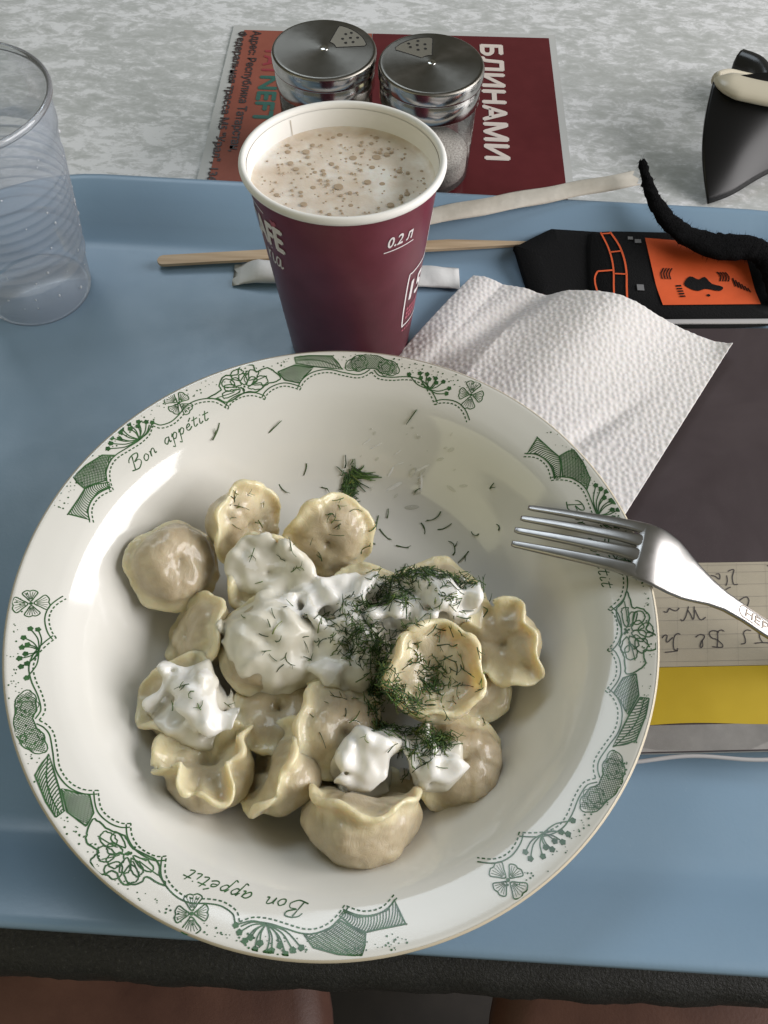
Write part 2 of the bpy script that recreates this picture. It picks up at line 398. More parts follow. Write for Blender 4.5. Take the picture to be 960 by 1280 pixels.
for lx in (TX0 + 70, TX1 - 70):
    for ly in (TY0 + 90, TY1 - 70):
        V, F = sweep([(lx, ly, -750), (lx, ly, -28.2)], 22, 22, 20, (0, 1, 0)); mk('leg', V, F, MT['blackmetal'], tb)
# stools under the near edge, standing in for the sitter's thighs
for k, (cx, cy, lab) in enumerate(((-175, -150, 'brown leatherette stool standing in for a thigh below the table edge beside the plate'), (265, -150, 'brown leatherette stool standing in for a thigh below the table edge beside the copybook'))):
    st = thing('stool', lab, 'stool', (cx, cy, -750), 'stand-in stools below the table edge')
    pr = [(0.5, -300), (150, -300), (165, -306), (172, -320), (172, -345), (165, -352), (.5, -352)]
    V, F = lathe(pr, 64, (cx, cy)); mk('cushion', V, F, MT['seat'], st)
    for a in range(4):
        t = math.pi / 4 + a * math.pi / 2
        V, F = sweep([(cx + 150 * math.cos(t), cy + 150 * math.sin(t), -750), (cx + 120 * math.cos(t), cy + 120 * math.sin(t), -352.5)], 13, 13, 14, (0, 1, 0))
        mk('leg', V, F, MT['blackmetal'], st)

# ================================================================== TRAY
TC = (24, 64.8); TW, TH = 470, 325
def tray_ring(inset, r):
    P = rrect(TW - 2 * inset, TH - 2 * inset, max(r - inset, 12), 14, 0, 0)
    # edges bulge gently outwards
    out = []
    for x, y in P:
        bx = 1 + .012 * (1 - (y / (TH / 2)) ** 2); by = 1 + .010 * (1 - (x / (TW / 2)) ** 2)
        x, y = x * bx, y * by
        c, s = math.cos(R_(-1.3)), math.sin(R_(-1.3))
        out.append((TC[0] + c * x - s * y, TC[1] + s * x + c * y))
    return out
prof = [(60, 0.3), (32, 0.3), (28, 1.2), (12, 13), (3, 17.0), (.6, 17.6), (0, 18.6), (.6, 19.8), (2.2, 20.2), (4.2, 19.6), (13, 15.5), (22, 8.5), (27, 4.6), (30, 3.4), (34, 3.0), (60, 3.0)]
V = []; F = []; rings = []
for ins, z in prof:
    ring = tray_ring(ins, 78); rings.append(ring); V += [(x, y, z) for x, y in ring]
n = len(rings[0])
for k in range(len(prof) - 1):
    for i in range(n):
        j = (i + 1) % n; F.append([k * n + i, k * n + j, (k + 1) * n + j, (k + 1) * n + i])
F.append([i for i in range(n)][::-1]); F.append([(len(prof) - 1) * n + i for i in range(n)])
o = mk('tray', V, F, MT['tray'], loc=(TC[0], TC[1], .3))
tag(o, 'light blue plastic serving tray under the bowl', 'tray')
def tray_z(x, y):
    d = min(TH / 2 - abs(y - TC[1]), TW / 2 - abs(x - TC[0]))
    return float(np.interp(d, [2, 4.2, 13, 22, 27, 30, 34], [20, 19.6, 15.5, 8.5, 4.6, 3.4, 3.0]))

# ================================================================== MENU SHEET on the table
mn = thing('menu_sheet', 'laminated menu sheet with salmon and burgundy panels under the shakers', 'menu', (8, 250, .4))
V, F = prism([(-91, 100), (107, 99), (107, 399), (-88, 396)], .4, .9); mk('laminate_film', V, F, MT['laminf'], mn, smooth=False)
V, F = prism([(-86, 103), (-6, 103), (-4, 392.5), (-81, 391)], 1.0, 1.15); mk('salmon_panel', V, F, MT['salmon'], mn, smooth=False)
V, F = prism([(-5.6, 103), (103, 103), (103, 395), (-3.6, 392.5)], 1.0, 1.15); mk('burgundy_panel', V, F, MT['burg'], mn, smooth=False)
def menu_map(x0, y0):
    # reads from far to near, letter tops towards +x
    return lambda x, y, k=0: (x0 + y, y0 - x, 1.3 + .02 * k)
def menu_text(name, s, x0, y0, length, h, mtl, bold=0):
    mb = MB(); put_text(mb, s, length, h, menu_map(x0, y0), bold)
    mk(name, mb.V, mb.F, mtl, mn, smooth=False)
menu_text('printed_line', 'Адрес: Республика Татарстан,', -77.0, 390, 113, 6.4, MT['inkblk'], .2)
menu_text('printed_line', 'Федеральная трасса М5 "Урал", 1361', -86 + .6, 389, 139, 6.4, MT['inkblk'], .2)
menu_text('printed_word', 'TAT', -66, 374, 27, 9.5, MT['inkred'], .35)
menu_text('printed_word', 'NEFT', -66, 345, 43, 10, MT['inkteal'], .6)
menu_text('printed_word', 'БЛИНАМИ', 61.5, 385, 106, 12.5, MT['inkcream'], .7)

# ================================================================== SHAKERS
def shaker(cx, cy, lab, contents, lev, dial_rot, name):
    t = thing(name, lab, 'shaker', (cx, cy, 1.4), 'spice shakers on the menu')
    z0 = 1.4; n = 72
    jar = [(.3, z0 + 1.2), (20, z0), (22, z0 + .8), (23, z0 + 3), (23, z0 + 38), (22, z0 + 43), (22, z0 + 45)]
    V, F = lathe(jar, n, (cx, cy)); mk('glass_jar', V, F, MT['glass'], t)
    V, F = lathe([(.3, z0 + 2.4), (20, z0 + 2.4), (21.4, z0 + 4), (21.4, z0 + lev), (.3, z0 + lev + 1)], n, (cx, cy)); mk('contents', V, F, contents, t)
    sd = [(22.4, 43), (23.9, 43), (24.2, 43.6), (24.2, 51.6), (23.7, 52.3), (23.7, 52.9), (24.9, 53.6), (25, 54.2), (25, 58.2), (24.7, 59.1)]
    V, F = lathe([(r, z) for r, z in sd], n, (cx, cy)); L = mk('lid', V, F, MT['lidside'], t)
    tp = [(24.7, 59.1), (24.3, 59.7), (23.7, 59.97), (23.2, 60), (22.5, 60), (20, 60), (12, 60), (4, 60), (.2, 60)]
    V, F = lathe(tp, n, (0, 0)); me = mesh_data('lid_top', V, F, MT['lid'])
    o = inst('lid_top', me, L, (cx, cy, 0))
    # dispenser window: sunken sector with a raised lip, and shake holes
    c, s = math.cos(dial_rot), math.sin(dial_rot)
    P = lambda r, a: (cx + r * math.cos(a + dial_rot), cy + r * math.sin(a + dial_rot))
    sec = [P(5.5, 1.0 * k / 6 - .2) for k in range(7)] + [P(19.2, .92 - .1 * k) for k in range(1)] + [P(20.2, .85 - .98 * k / 12) for k in range(13)] + [P(19.2, -.2)]
    V, F = prism(sec, 59.95, 60.08); mk('dispenser_window', V, F, MT['window'], L, smooth=False)
    mb = MB(); ribbon(mb, sec, .4, lambda x, y: (x, y, 60.14), True); mk('window_lip', mb.V, mb.F, MT['hole'], L)
    for r, a in ((11, .1), (11.5, .42), (14.5, .05), (15, .3), (15.3, .55), (18, .2), (18, .48)):
        mb = MB(); q = P(r, a); disc(mb, (0, 0), .75, lambda x, y: (q[0] + x, q[1] + y, 60.2), 12); mk('hole', mb.V, mb.F, MT['hole'], L)
    V, F = lathe([(.3, 60.35), (1.7, 60.3), (2.1, 60.15), (2.1, 59.9)], 20, (cx, cy)); mk('rivet', V, F, MT['lidside'], L)
    return t
shaker(-22.3, 275.5, 'steel lidded spice shaker nearer the salmon panel of the menu', MT['pepper'], 24, .35, 'spice_shaker')
shaker(28.5, 267.5, 'steel lidded spice shaker nearer the burgundy panel of the menu', MT['salt'], 13, 1.75, 'spice_shaker')

# ================================================================== PAPER CUP
CX, CY, CZ = -4.0, 147.0, 3.05
CH, CRB, CRT = 92.0, 25.5, 34.6
cp = thing('paper_cup', 'burgundy paper cup of frothy coffee behind the bowl', 'cup', (CX, CY, CZ))
cp.rotation_euler = (R_(-1.8), R_(-.8), 0); cp.scale = (1.02, .95, 1)
def cr(h): return CRB + (CRT - CRB) * h / (CH - 2)
V, F = lathe([(CRB - 1.2, CZ + 3), (CRB - 1.0, CZ), (CRB, CZ), (CRT, CZ + CH - 2)], 120, (CX, CY)); mk('card_wall', V, F, MT['cupcard'], cp)
V, F = lathe([(.3, CZ + 4), (CRB - .6, CZ + 4), (CRT - .6, CZ + CH - 2)], 120, (CX, CY)); inner = mk('white_lining', V, F, MT['paperw'], cp)
V, F = lathe([(CRT - .4 + 1.25 + 1.35 * math.cos(a), CZ + CH - 1.4 + 1.7 * math.sin(a)) for a in np.linspace(0, 2 * math.pi, 15)[:-1]], 120, (CX, CY), True)
mk('rolled_rim', V, F, MT['paperw'], cp)
mb = MB(); a = R_(128)
for k in range(13):
    h = 76 + k * 1.1; rr = cr(h) - .75
    mb.V.append((CX + rr * math.cos(a), CY + rr * math.sin(a), CZ + h)); mb.V.append((CX + rr * math.cos(a + .014), CY + rr * math.sin(a + .014), CZ + h))
mb.F = [[2 * k, 2 * k + 1, 2 * k + 3, 2 * k + 2] for k in range(12)]
mk('seam', mb.V, mb.F, MT['wrapper'], inner)
LV = 82.0; rl = cr(LV) - .5
pr = [(rl, CZ + LV + 1.2), (rl - .6, CZ + LV + .5), (rl - 2, CZ + LV)] + [(rl * (1 - k / 14), CZ + LV + .25 * math.sin(k)) for k in range(2, 14)] + [(.2, CZ + LV)]
V, F = lathe(pr, 96, (CX, CY)); cof = mk('coffee', V, F, MT['foam'], cp)
V, F = lathe([(1.0, -.12), (.92, .16), (.7, .34), (.4, .44), (.03, .47)], 14); bme = mesh_data('bubble', np.array(V), F, MT['bubble'])
placed = []
big = [(-.62, -.55, 1.7), (-.40, -.45, 1.25), (-.34, -.72, 1.5), (-.05, -.12, 1.7), (.52, -.42, 1.3), (.26, -.02, 1.3), (.3, .25, 1.1), (-.22, -.74, 1.2), (.05, -.78, 1.2), (.76, -.40, 1.3), (-.7, -.3, 1.0), (.42, -.05, 1.1), (-.22, .1, .9), (.08, .42, 1.5), (.34, .45, 1.6), (-.45, .52, 1.4), (.6, .2, 1.0), (-.15, .3, 1.0), (.1, -.45, .9)]
for x, y, r in big: placed.append((x * rl, y * rl, r))
while len(placed) < 230:
    a = rng.uniform(0, 2 * math.pi); q = math.sqrt(rng.uniform(0, .86)) * rl; x, y = q * math.cos(a), q * math.sin(a)
    r = float(np.clip(rng.lognormal(-.72, .48), .22, 1.15))
    if all((x - u) ** 2 + (y - v) ** 2 > (r + s + .15) ** 2 for u, v, s in placed): placed.append((x, y, r))
for x, y, r in placed:
    inst('bubble', bme, cof, (CX + x, CY + y, CZ + LV + .25), scale=(r, r, .22))
def cup_map(a0, h0, slope=0.0):
    def f(x, y, k=0):
        h = h0 + y + slope * x; rr = cr(h) + .16 + .02 * k; a = R_(a0) + x / cr(h0)
        return (CX + rr * math.sin(a), CY - rr * math.cos(a), CZ + h)
    return f
def cup_text(name, s, a0, h0, L, h, mtl=None, bold=0, shear=0):
    mb = MB(); g = cup_map(a0, h0)
    put_text(mb, s, L, h, lambda x, y, k=0: g(x + shear * y, y, k), bold); mk(name, mb.V, mb.F, mtl or MT['inkw'], cp, smooth=False)
cup_text('printed_volume', '0.2 л', 30, 74.2, 11.0, 4.6, None, .14, .15)
mb = MB(); ribbon(mb, [(x, 0) for x in np.linspace(0, 13.5, 14)], .45, cup_map(28, 72.3)); mk('printed_underline', mb.V, mb.F, MT['inkw'], cp)
cup_text('printed_name', 'CAFE', -79, 67.5, 22.5, 11.0, None, .55, .05)
mb = MB(); g = cup_map(-76, 69.5); ribbon(mb, [(-1 + i, 12.0 + .9 * math.sin(i / 15 * math.pi)) for i in range(15)], .7, g); mk('printed_stroke', mb.V, mb.F, MT['inkw'], cp)
mb = MB(); g = cup_map(-44.5, 79.5)
for dx, dy, r in ((0, 0, 1.2), (1.0, 1.1, .9), (-.7, 1.3, .7)): disc(mb, (dx, dy), r, g, 12)
mk('printed_accent', mb.V, mb.F, MT['inkpink'], cp)
sc = [[(0, 3.2), (.5, 2.2), (.6, 0), (.8, 1.6), (1.6, 3), (2.3, 2.8)], [(3.3, 3), (3.2, .6), (3.8, 0), (4.6, .8)], [(3.4, 4.6), (3.6, 4.9)], [(7.4, 2.8), (6, 3), (5.2, 1.4), (5.8, .1), (6.9, .8), (7.5, 2.9), (7.3, .6), (7.9, .1), (8.6, .8)]]
mb = MB(); g = cup_map(-62, 58.0)
for s_ in sc: ribbon(mb, [(p[0] * 1.15 + .25 * p[1], p[1] * 1.7) for p in catmull(s_, 5)], .7, g)
mk('printed_script', mb.V, mb.F, MT['inkw'], cp)
# emblem: speech-bubble frame with 15
mb = MB(); g = cup_map(52.5, 24)
fr_ = [(3, 0), (14, 0), (16, 2), (16, 27), (14, 29.5), (3, 29.5), (0.6, 27), (0.6, 2.5)]
ribbon(mb, catmull(fr_, 6, True), .75, g, True)
ribbon(mb, [(p[0] + 9, p[1] + 29) for p in catmull([(2, .5), (5.5, 5), (4, 10), (4, 18), (7.5, 24), (12, 26)], 8)], .7, g)
mk('printed_frame', mb.V, mb.F, MT['inkw'], cp)
cup_text('printed_number', '15', 58, 38.5, 9, 10, None, .35, .05)
mb = MB(); g = cup_map(57.5, 28)
for r in range(3):
    for c_ in range(5): ribbon(mb, [(c_ * 1.9, r * 2.5), (c_ * 1.9 + 1.3, r * 2.5)], 1.7, g)
mk('printed_blocks', mb.V, mb.F, MT['inkpink'], cp)
mb = MB(); g = cup_map(55, 21)
for c_ in range(7): ribbon(mb, [(c_ * 1.6, 0), (c_ * 1.6 + 1.1, 0)], .9, g)
mk('printed_caption', mb.V, mb.F, MT['inkpink'], cp)

# ================================================================== CLEAR PLASTIC CUP
PX, PY, PZ = -150.0, 170.0, 3.05
pc = thing('plastic_cup', 'clear ribbed plastic cup with water droplets at the tray corner', 'cup', (PX, PY, PZ))
H0 = 97; pr = [(.3, 1.5), (19, 1.5), (21.5, .1), (23.4, .1), (24.2, 2.5), (25.2, 14)]
z = 26; 
def pcr(z): return 24.2 + (34.5 - 24.2) * z / H0
zs = [20] + [28 + 4.6 * k for k in range(9)]
for zz in zs:
    pr += [(pcr(zz) - .15, zz), (pcr(zz + 1) + .5, zz + 1.0), (pcr(zz + 1.8) + .45, zz + 1.8), (pcr(zz + 2.4) - .15, zz + 2.4)]
pr += [(pcr(74), 74), (pcr(80), 80), (pcr(81) + .8, 81), (pcr(94), 94)]
V, F = lathe([(r, PZ + zz) for r, zz in pr], 110, (PX, PY)); mk('plastic_wall', V, F, MT['pcup'], pc)
V, F = lathe([(pcr(95) + .6 + 1.1 * math.cos(a), PZ + 95 + 1.5 * math.sin(a)) for a in np.linspace(0, 2 * math.pi, 13)[:-1]], 110, (PX, PY), True)
mk('rolled_rim', V, F, MT['pcuprim'], pc)
V, F = lathe([(1.0, 0), (.85, .38), (.5, .6), (.05, .68)], 12); dme = mesh_data('droplet', V, F, MT['drop'])
for k in range(46):
    a = R_(rng.uniform(-95, 55)); zz = rng.uniform(10, 82); r_ = float(np.clip(rng.lognormal(-.75, .45), .25, 1.3))
    q = pcr(zz) + .2; nrm = Vector((math.cos(a), math.sin(a), -.1)).normalized()
    o = inst('droplet', dme, pc, (PX + q * math.cos(a), PY + q * math.sin(a), PZ + zz), nrm.to_track_quat('Z', 'Y').to_euler(), (r_, r_ * rng.uniform(.8, 1.5), r_))

# ================================================================== STIRRER, WRAPPER, SUGAR STICK
def slab_strip(path, w, t, n_end=True):
    """flat board along a path, rounded ends"""
    P = np.array(path, float); V = []; F = []; m_ = len(P)
    D = P[-1] - P[0]; D /= np.linalg.norm(D); S = np.cross(D, (0, 0, 1)); S /= np.linalg.norm(S)
    for i, p in enumerate(P):
        u = np.linalg.norm(p - P[0]); v = np.linalg.norm(p - P[-1]); e = min(u, v, w / 2)
        hw = math.sqrt(max((w / 2) ** 2 - (w / 2 - e) ** 2, .3))
        for sx, sz in ((-1, -.5), (1, -.5), (1, .5), (-1, .5)): V.append(p + S * hw * sx + np.array((0, 0, sz * t)))
    for i in range(m_ - 1):
        for k in range(4): F.append([i * 4 + k, i * 4 + (k + 1) % 4, i * 4 + 4 + (k + 1) % 4, i * 4 + 4 + k])
    F += [[3, 2, 1, 0], [(m_ - 1) * 4 + k for k in range(4)]]
    return V, F
A = np.array((-97.5, 188.0, 6.0)); B = np.array((82.0, 208.5, 9.4))
ts = np.concatenate([np.linspace(0, .02, 6)[:-1], np.linspace(.02, .98, 20), np.linspace(.98, 1, 6)[1:]])
V, F = slab_strip([A + (B - A) * t for t in ts], 6.2, 1.5)
o = mk('stir_stick', V - np.array((0, 0, .0)), F, MT['wood'], loc=tuple((A + B) / 2), smooth=False)
tag(o, 'thin flat wooden stir stick lying behind the paper cup', 'stir stick')
# paper sleeve of the stirrer: flattened tube with torn zigzag end
A = np.array((-20.0, 200.5, 11.5)); B = np.array((131.0, 237.5, 22.5)); D = B - A; S = np.cross(D, (0, 0, 1)); S /= np.linalg.norm(S)
V = []; F = []; nu, nv = 60, 10
for i in range(nu + 1):
    u = i / nu
    for k in range(nv):
        a = 2 * math.pi * k / nv; w = 5.6 * (1 - .05 * math.sin(u * 9)); h = 1.1 + .4 * math.sin(u * 23) * math.sin(u * 7 + 1)
        end = (2.2 if k % 2 else 0) if i == nu else 0
        V.append(A + D * (u - end / 150) + S * w * math.cos(a) + np.array((0, 0, 2.2 + max(h, .5) * math.sin(a) + .3 * math.sin(u * 31 + 2 * math.cos(a)) * math.cos(a))))
for i in range(nu):
    for k in range(nv): F.append([i * nv + k, i * nv + (k + 1) % nv, (i + 1) * nv + (k + 1) % nv, (i + 1) * nv + k])
o = mk('paper_sleeve', V, F, MT['wrapper'], loc=tuple((A + B) / 2)); tag(o, 'long empty paper sleeve leaning on the back wall of the tray', 'paper sleeve')
A = np.array((-60.0, 183.0, 3.4)); B = np.array((46.0, 186.5, 3.4)); D = B - A; S = np.cross(D, (0, 0, 1)); S /= np.linalg.norm(S)
V = []; F = []; nu, nv = 40, 12
for i in range(nu + 1):
    u = i / nu; e = min(u, 1 - u)
    for k in range(nv):
        a = 2 * math.pi * k / nv; w = 7.0 + (.9 * math.sin(k * 2.1) if e < .03 else 0); h = (3.2 if u < .5 else 1.6) * min(1, e * 9 + .12) + .25 * math.sin(u * 40 + k)
        zig = (1.6 if k % 2 else -1.2) * (1 if i == 0 else 0)
        V.append(A + D * u + np.array((zig, 0, 0)) + S * w * math.cos(a) + np.array((0, 0, max(h, .3) * (1 + math.sin(a)))))
for i in range(nu):
    for k in range(nv): F.append([i * nv + k, i * nv + (k + 1) % nv, (i + 1) * nv + (k + 1) % nv, (i + 1) * nv + k])
F += [list(range(nv))[::-1], [nu * nv + k for k in range(nv)]]
o = mk('sugar_packet', V, F, MT['sugar'], loc=(-7, 185, 3.2)); tag(o, 'white stick packet of sugar lying behind the paper cup', 'sugar packet')

# ================================================================== BLACK POUCH WITH ORANGE PANEL
po = thing('strap_pouch', 'black fabric pouch with orange panel and curled fuzzy strap', 'pouch', (130, 190, 3.1))
def tilt(x, y): return 4.2 + .20 * max(0., y - 180)
def pouch_slab(name, poly, th, mtl, lift=0):
    P = [p for p in catmull(poly, 5, True)]; n = len(P); c = np.mean(P, 0)
    V = [(c[0], c[1], tilt(*c) + lift + th)] ; F = []
    rings = [(1, 0), (1.0, th * .7), (.97, th), (.5, th)]
    V = []
    for s_, dz in rings:
        for p in P:
            q = c + (p - c) * s_; V.append((q[0], q[1], tilt(*q) + lift + dz))
    for k in range(len(rings) - 1):
        for i in range(n): j = (i + 1) % n; F.append([k * n + i, k * n + j, (k + 1) * n + j, (k + 1) * n + i])
    m0 = len(V); V.append((c[0], c[1], tilt(*c) + lift + th))
    F += [[3 * n + i, 3 * n + (i + 1) % n, m0] for i in range(n)]
    F.append(list(range(n))[::-1])
    return mk(name, V, F, mtl, po)
pouch_slab('flap', [(73, 202), (72.5, 199), (80, 171), (83, 168), (116, 170), (118, 174), (115, 208), (112, 212), (93, 213), (89, 212)], 3.4, MT['blackfab'])
body = pouch_slab('body', [(106, 178), (107, 170), (124, 164), (150, 160), (184, 163), (190, 168), (189, 196), (185, 207), (165, 211), (135, 211), (112, 210), (107, 206)], 5.2, MT['blackfab'])
def pm(dz): return lambda x, y: (x, y, tilt(x, y) + 5.2 + dz)
# orange panel as a fine grid following the pouch
def quad_patch(Q, n, f):
    V = []; F = []
    for i in range(n + 1):
        for j in range(n + 1):
            u, v = i / n, j / n
            p = (1 - u) * (1 - v) * np.array(Q[0]) + u * (1 - v) * np.array(Q[1]) + u * v * np.array(Q[2]) + (1 - u) * v * np.array(Q[3])
            V.append(f(*p))
    for i in range(n):
        for j in range(n): a = i * (n + 1) + j; F.append([a, a + n + 1, a + n + 2, a + 1])
    return V, F
V, F = quad_patch([(138.5, 168.5), (184, 171.5), (180, 204), (133.5, 206.5)], 12, pm(.55)); panel = mk('orange_panel', V, F, MT['orange'], po)
mb = MB(); f = pm(.85)
emb = [(150, 182), (153, 186), (157, 184.5), (160, 186), (163, 182.5), (168, 181), (166, 178.5), (160, 179.5), (156, 178), (152, 179.5)]
C0 = np.mean(emb, 0); P = catmull(emb, 3, True)
mb.add([f(*C0)] + [f(*p) for p in P], [[0, 1 + i, 1 + (i + 1) % len(P)] for i in range(len(P))])
for k in range(4):
    ribbon(mb, catmull([(145 - k * 1.3, 190), (143.5 - k * 1.3, 187), (144 - k * 1.3, 184)], 5), .55, f)
    ribbon(mb, catmull([(166 + k * 1.3, 189), (167.5 + k * 1.3, 186.5), (167 + k * 1.3, 184)], 5), .55, f)
for k in range(5): ribbon(mb, [(146 + .25 * k, 180.5 - k * 1.6), (148.6 + .25 * k, 180.8 - k * 1.6)], .9, f)
for k in range(6): ribbon(mb, [(173 + k * 1.3, 186 - k * 1.0), (174 + k * 1.3, 181.5 - k * .6)], .6, f)
disc(mb, (160.5, 175.5), .8, f)
mk('emblem', mb.V, mb.F, MT['blackfab'], panel)
mb = MB(); f = pm(.6)
L1 = catmull([(117, 209), (121.5, 200), (123.5, 188), (122.5, 172)], 8); L2 = catmull([(112.5, 208.5), (116, 199), (117.5, 188), (116.5, 172)], 8)
ribbon(mb, L1, .9, f); ribbon(mb, L2, .8, f)
for i in (1, 9, 17): ribbon(mb, [L1[i], L2[i]], .7, f)
ribbon(mb, [(117.5, 188), (110, 187)], .8, f); ribbon(mb, catmull([(110, 187), (108.5, 183), (109, 176)], 5), .8, f)
mk('printed_grid', mb.V, mb.F, MT['orange'], po)
mb = MB()
for x, y, w, h in ((126.5, 206, 2.4, 1.6), (130, 204.5, 3, 2), (129.5, 179, 3.2, 3.6)):
    mb = MB(); ribbon(mb, [(x - w / 2, y), (x + w / 2, y)], h, f); mk('printed_mark', mb.V, mb.F, MT['greyprint'], po)
pass
path = catmull([(190, 170, 12), (191, 183, 15), (188, 193, 18), (179, 197, 20), (165, 196.5, 20.5), (152, 200, 22), (142, 206.5, 25), (135.5, 216, 28.5), (132, 226, 32), (130, 236, 35)], 7)
n = len(path); tt = np.linspace(0, 1, n)
ra = np.interp(tt, [0, .15, .45, .7, 1], [3.0, 6.5, 8.0, 4.4, 1.6]); rb = np.interp(tt, [0, .2, .5, .8, 1], [2.5, 4.2, 3.2, 2.4, 1.3])
V, F = sweep(path, ra, rb, 16); V = np.array(V); V += rng.normal(0, .3, V.shape); strap = mk('strap', V, F, MT['fuzzy'], po)
mb = MB(); Va = np.array(V)
for k in range(1500):
    i = int(rng.integers(2 * 16, len(Va))); ring = i // 16; c = Va[ring * 16:ring * 16 + 16].mean(0); d = Va[i] - c; d /= np.linalg.norm(d) + 1e-9
    d = d + rng.normal(0, .5, 3); L = rng.uniform(.5, 1.6) if k > 3 else 4.5
    p = Va[i]; s_ = np.cross(d, (0.3, .5, .8)); s_ = s_ / (np.linalg.norm(s_) + 1e-9) * .10
    mb.add([p - s_, p + s_, p + d * L], [[0, 1, 2]])
o = mk('strap_fibres', mb.V, mb.F, MT['fuzzy'], strap); o['kind'] = 'stuff'

# ================================================================== COPYBOOK
BO = np.array((107.5, -36.2)); ba = R_(3.5); bx = np.array((math.cos(ba), math.sin(ba))); by = np.array((-math.sin(ba), math.cos(ba)))
def bk(x, y, z): p = BO + bx * x + by * y; return (p[0], p[1], z)
bkz = 10.0
bo = thing('copybook', 'school copybook in clear sleeve with yellow band and cursive letters', 'book', bk(50, 100, 3.1))
X0, X1 = -8, 112
def bslab(name, x0, x1, y0, y1, z0, z1, mtl, parent=None, wav=0):
    nx = 40; V = []; F = []
    for z in (z0, z1):
        for i in range(nx + 1):
            x = x0 + (x1 - x0) * i / nx
            V.append(bk(x, y0 + wav * math.sin(x * .11), z)); V.append(bk(x, y1, z))
    o_ = 2 * (nx + 1)
    for i in range(nx):
        a = 2 * i; F += [[a, a + 1, a + 3, a + 2], [o_ + a, o_ + a + 2, o_ + a + 3, o_ + a + 1], [a, a + 2, o_ + a + 2, o_ + a], [a + 1, o_ + a + 1, o_ + a + 3, a + 3]]
    F += [[0, o_, o_ + 1, 1], [2 * nx, 2 * nx + 1, o_ + 2 * nx + 1, o_ + 2 * nx]]
    return mk(name, V, F, mtl, parent or bo, smooth=False)
bslab('page_block', X0 + 1.5, X1 - 1.5, 1.2, 186, 3.1, 9.3, MT['pages'])
bslab('cover', X0, X1, 0, 188, 9.35, 9.75, MT['mauve'])
bslab('grey_band', X0, X1, .4, 9.2, 9.8, 9.95, MT['bookgrey'])
bslab('yellow_band', X0, X1, 9.3, 29.6, 9.8, 10.0, MT['yellow'], wav=.5)
cream = bslab('ruled_paper', X0, X1, 29.8, 70.4, 9.8, 9.95, MT['bookpaper'])
mb = MB(); f = lambda x, y: bk(x, y, 10.03)
for y in (31.6, 36.3, 41.6, 47.2, 52.2, 56.2, 61.2, 66.2, 69.2): ribbon(mb, [(X0, y), (X1, y + .1)], .11, f)
for x in range(-30, 112, 11): ribbon(mb, [(x, 30), (x + 9, 70)], .05, f)
mk('ruled_lines', mb.V, mb.F, MT['rule'], cream)
LET = [[(17.7, 41.8), (16.6, 42.1), (15.2, 40.7), (14.4, 38.0), (14.3, 36.4), (15.2, 35.6), (15.7, 36.6)], [(10.7, 35.1), (13.1, 35.3), (15.5, 35.6)], [(10.8, 40.5), (12.0, 41.6), (12.8, 41.3), (12.1, 39.4), (12.6, 39.0), (14.1, 40.2), (14.7, 40.7)],
 [(23.0, 40.6), (24.2, 41.4), (25.3, 41.6), (26.3, 41.1), (25.8, 40.0), (24.7, 38.9), (23.9, 37.3), (24.1, 36.6), (24.9, 37.5), (25.1, 39.5)], [(33.9, 42.6), (33.0, 43.2), (31.5, 42.4), (30.9, 39.9), (30.0, 36.9)],
 [(28.2, 36.9), (31.5, 36.6), (32.0, 37.7), (30.4, 39.6), (28.9, 40.2), (28.2, 41.6), (29.0, 42.8), (30.9, 42.9), (31.7, 42.1)], [(43.7, 42.7), (42.2, 43.0), (40.8, 41.9), (40.8, 39.7), (40.4, 38.1), (38.8, 37.7)], [(43.7, 37.9), (46.7, 38.1), (50.2, 37.8)], [(46.7, 42.1), (46.2, 40.1), (46.7, 38.2)],
 [(19.0, 47.6), (19.7, 47.0), (21.0, 48.4), (22.4, 51.2), (23.0, 52.6)], [(22.4, 51.2), (23.1, 49.5), (23.5, 47.5), (24.3, 48.9), (25.1, 52.6)], [(25.1, 51.2), (25.9, 47.8), (26.9, 47.3), (28.4, 48.3)], [(13.4, 50.8), (14.6, 50.5), (15.7, 51.9), (16.9, 51.3), (18.2, 51.0), (19.5, 52.1)],
 [(34.1, 65.0), (35.7, 64.6), (37.0, 63.4), (37.5, 65.5), (36.1, 65.5)], [(40.1, 64.9), (39.8, 62.5), (38.8, 60.7)], [(41.0, 66.6), (43.4, 67.3), (42.1, 64.2), (41.9, 61.3), (43.5, 61.2)], [(38.4, 59.1), (39.7, 59.8), (40.5, 60.1)], [(41.0, 53.2), (43.1, 55.1), (45.4, 56.0), (45.9, 54.5), (44.4, 51.9), (43.3, 51.7)], [(56.4, 68.8), (57.8, 68.2)]]
mb = MB(); f = lambda x, y: bk(x, y, 10.1)
for s_ in LET: ribbon(mb, catmull(s_, 5), .40, f)
mk('cursive_letters', mb.V, mb.F, MT['inkpen'], cream)
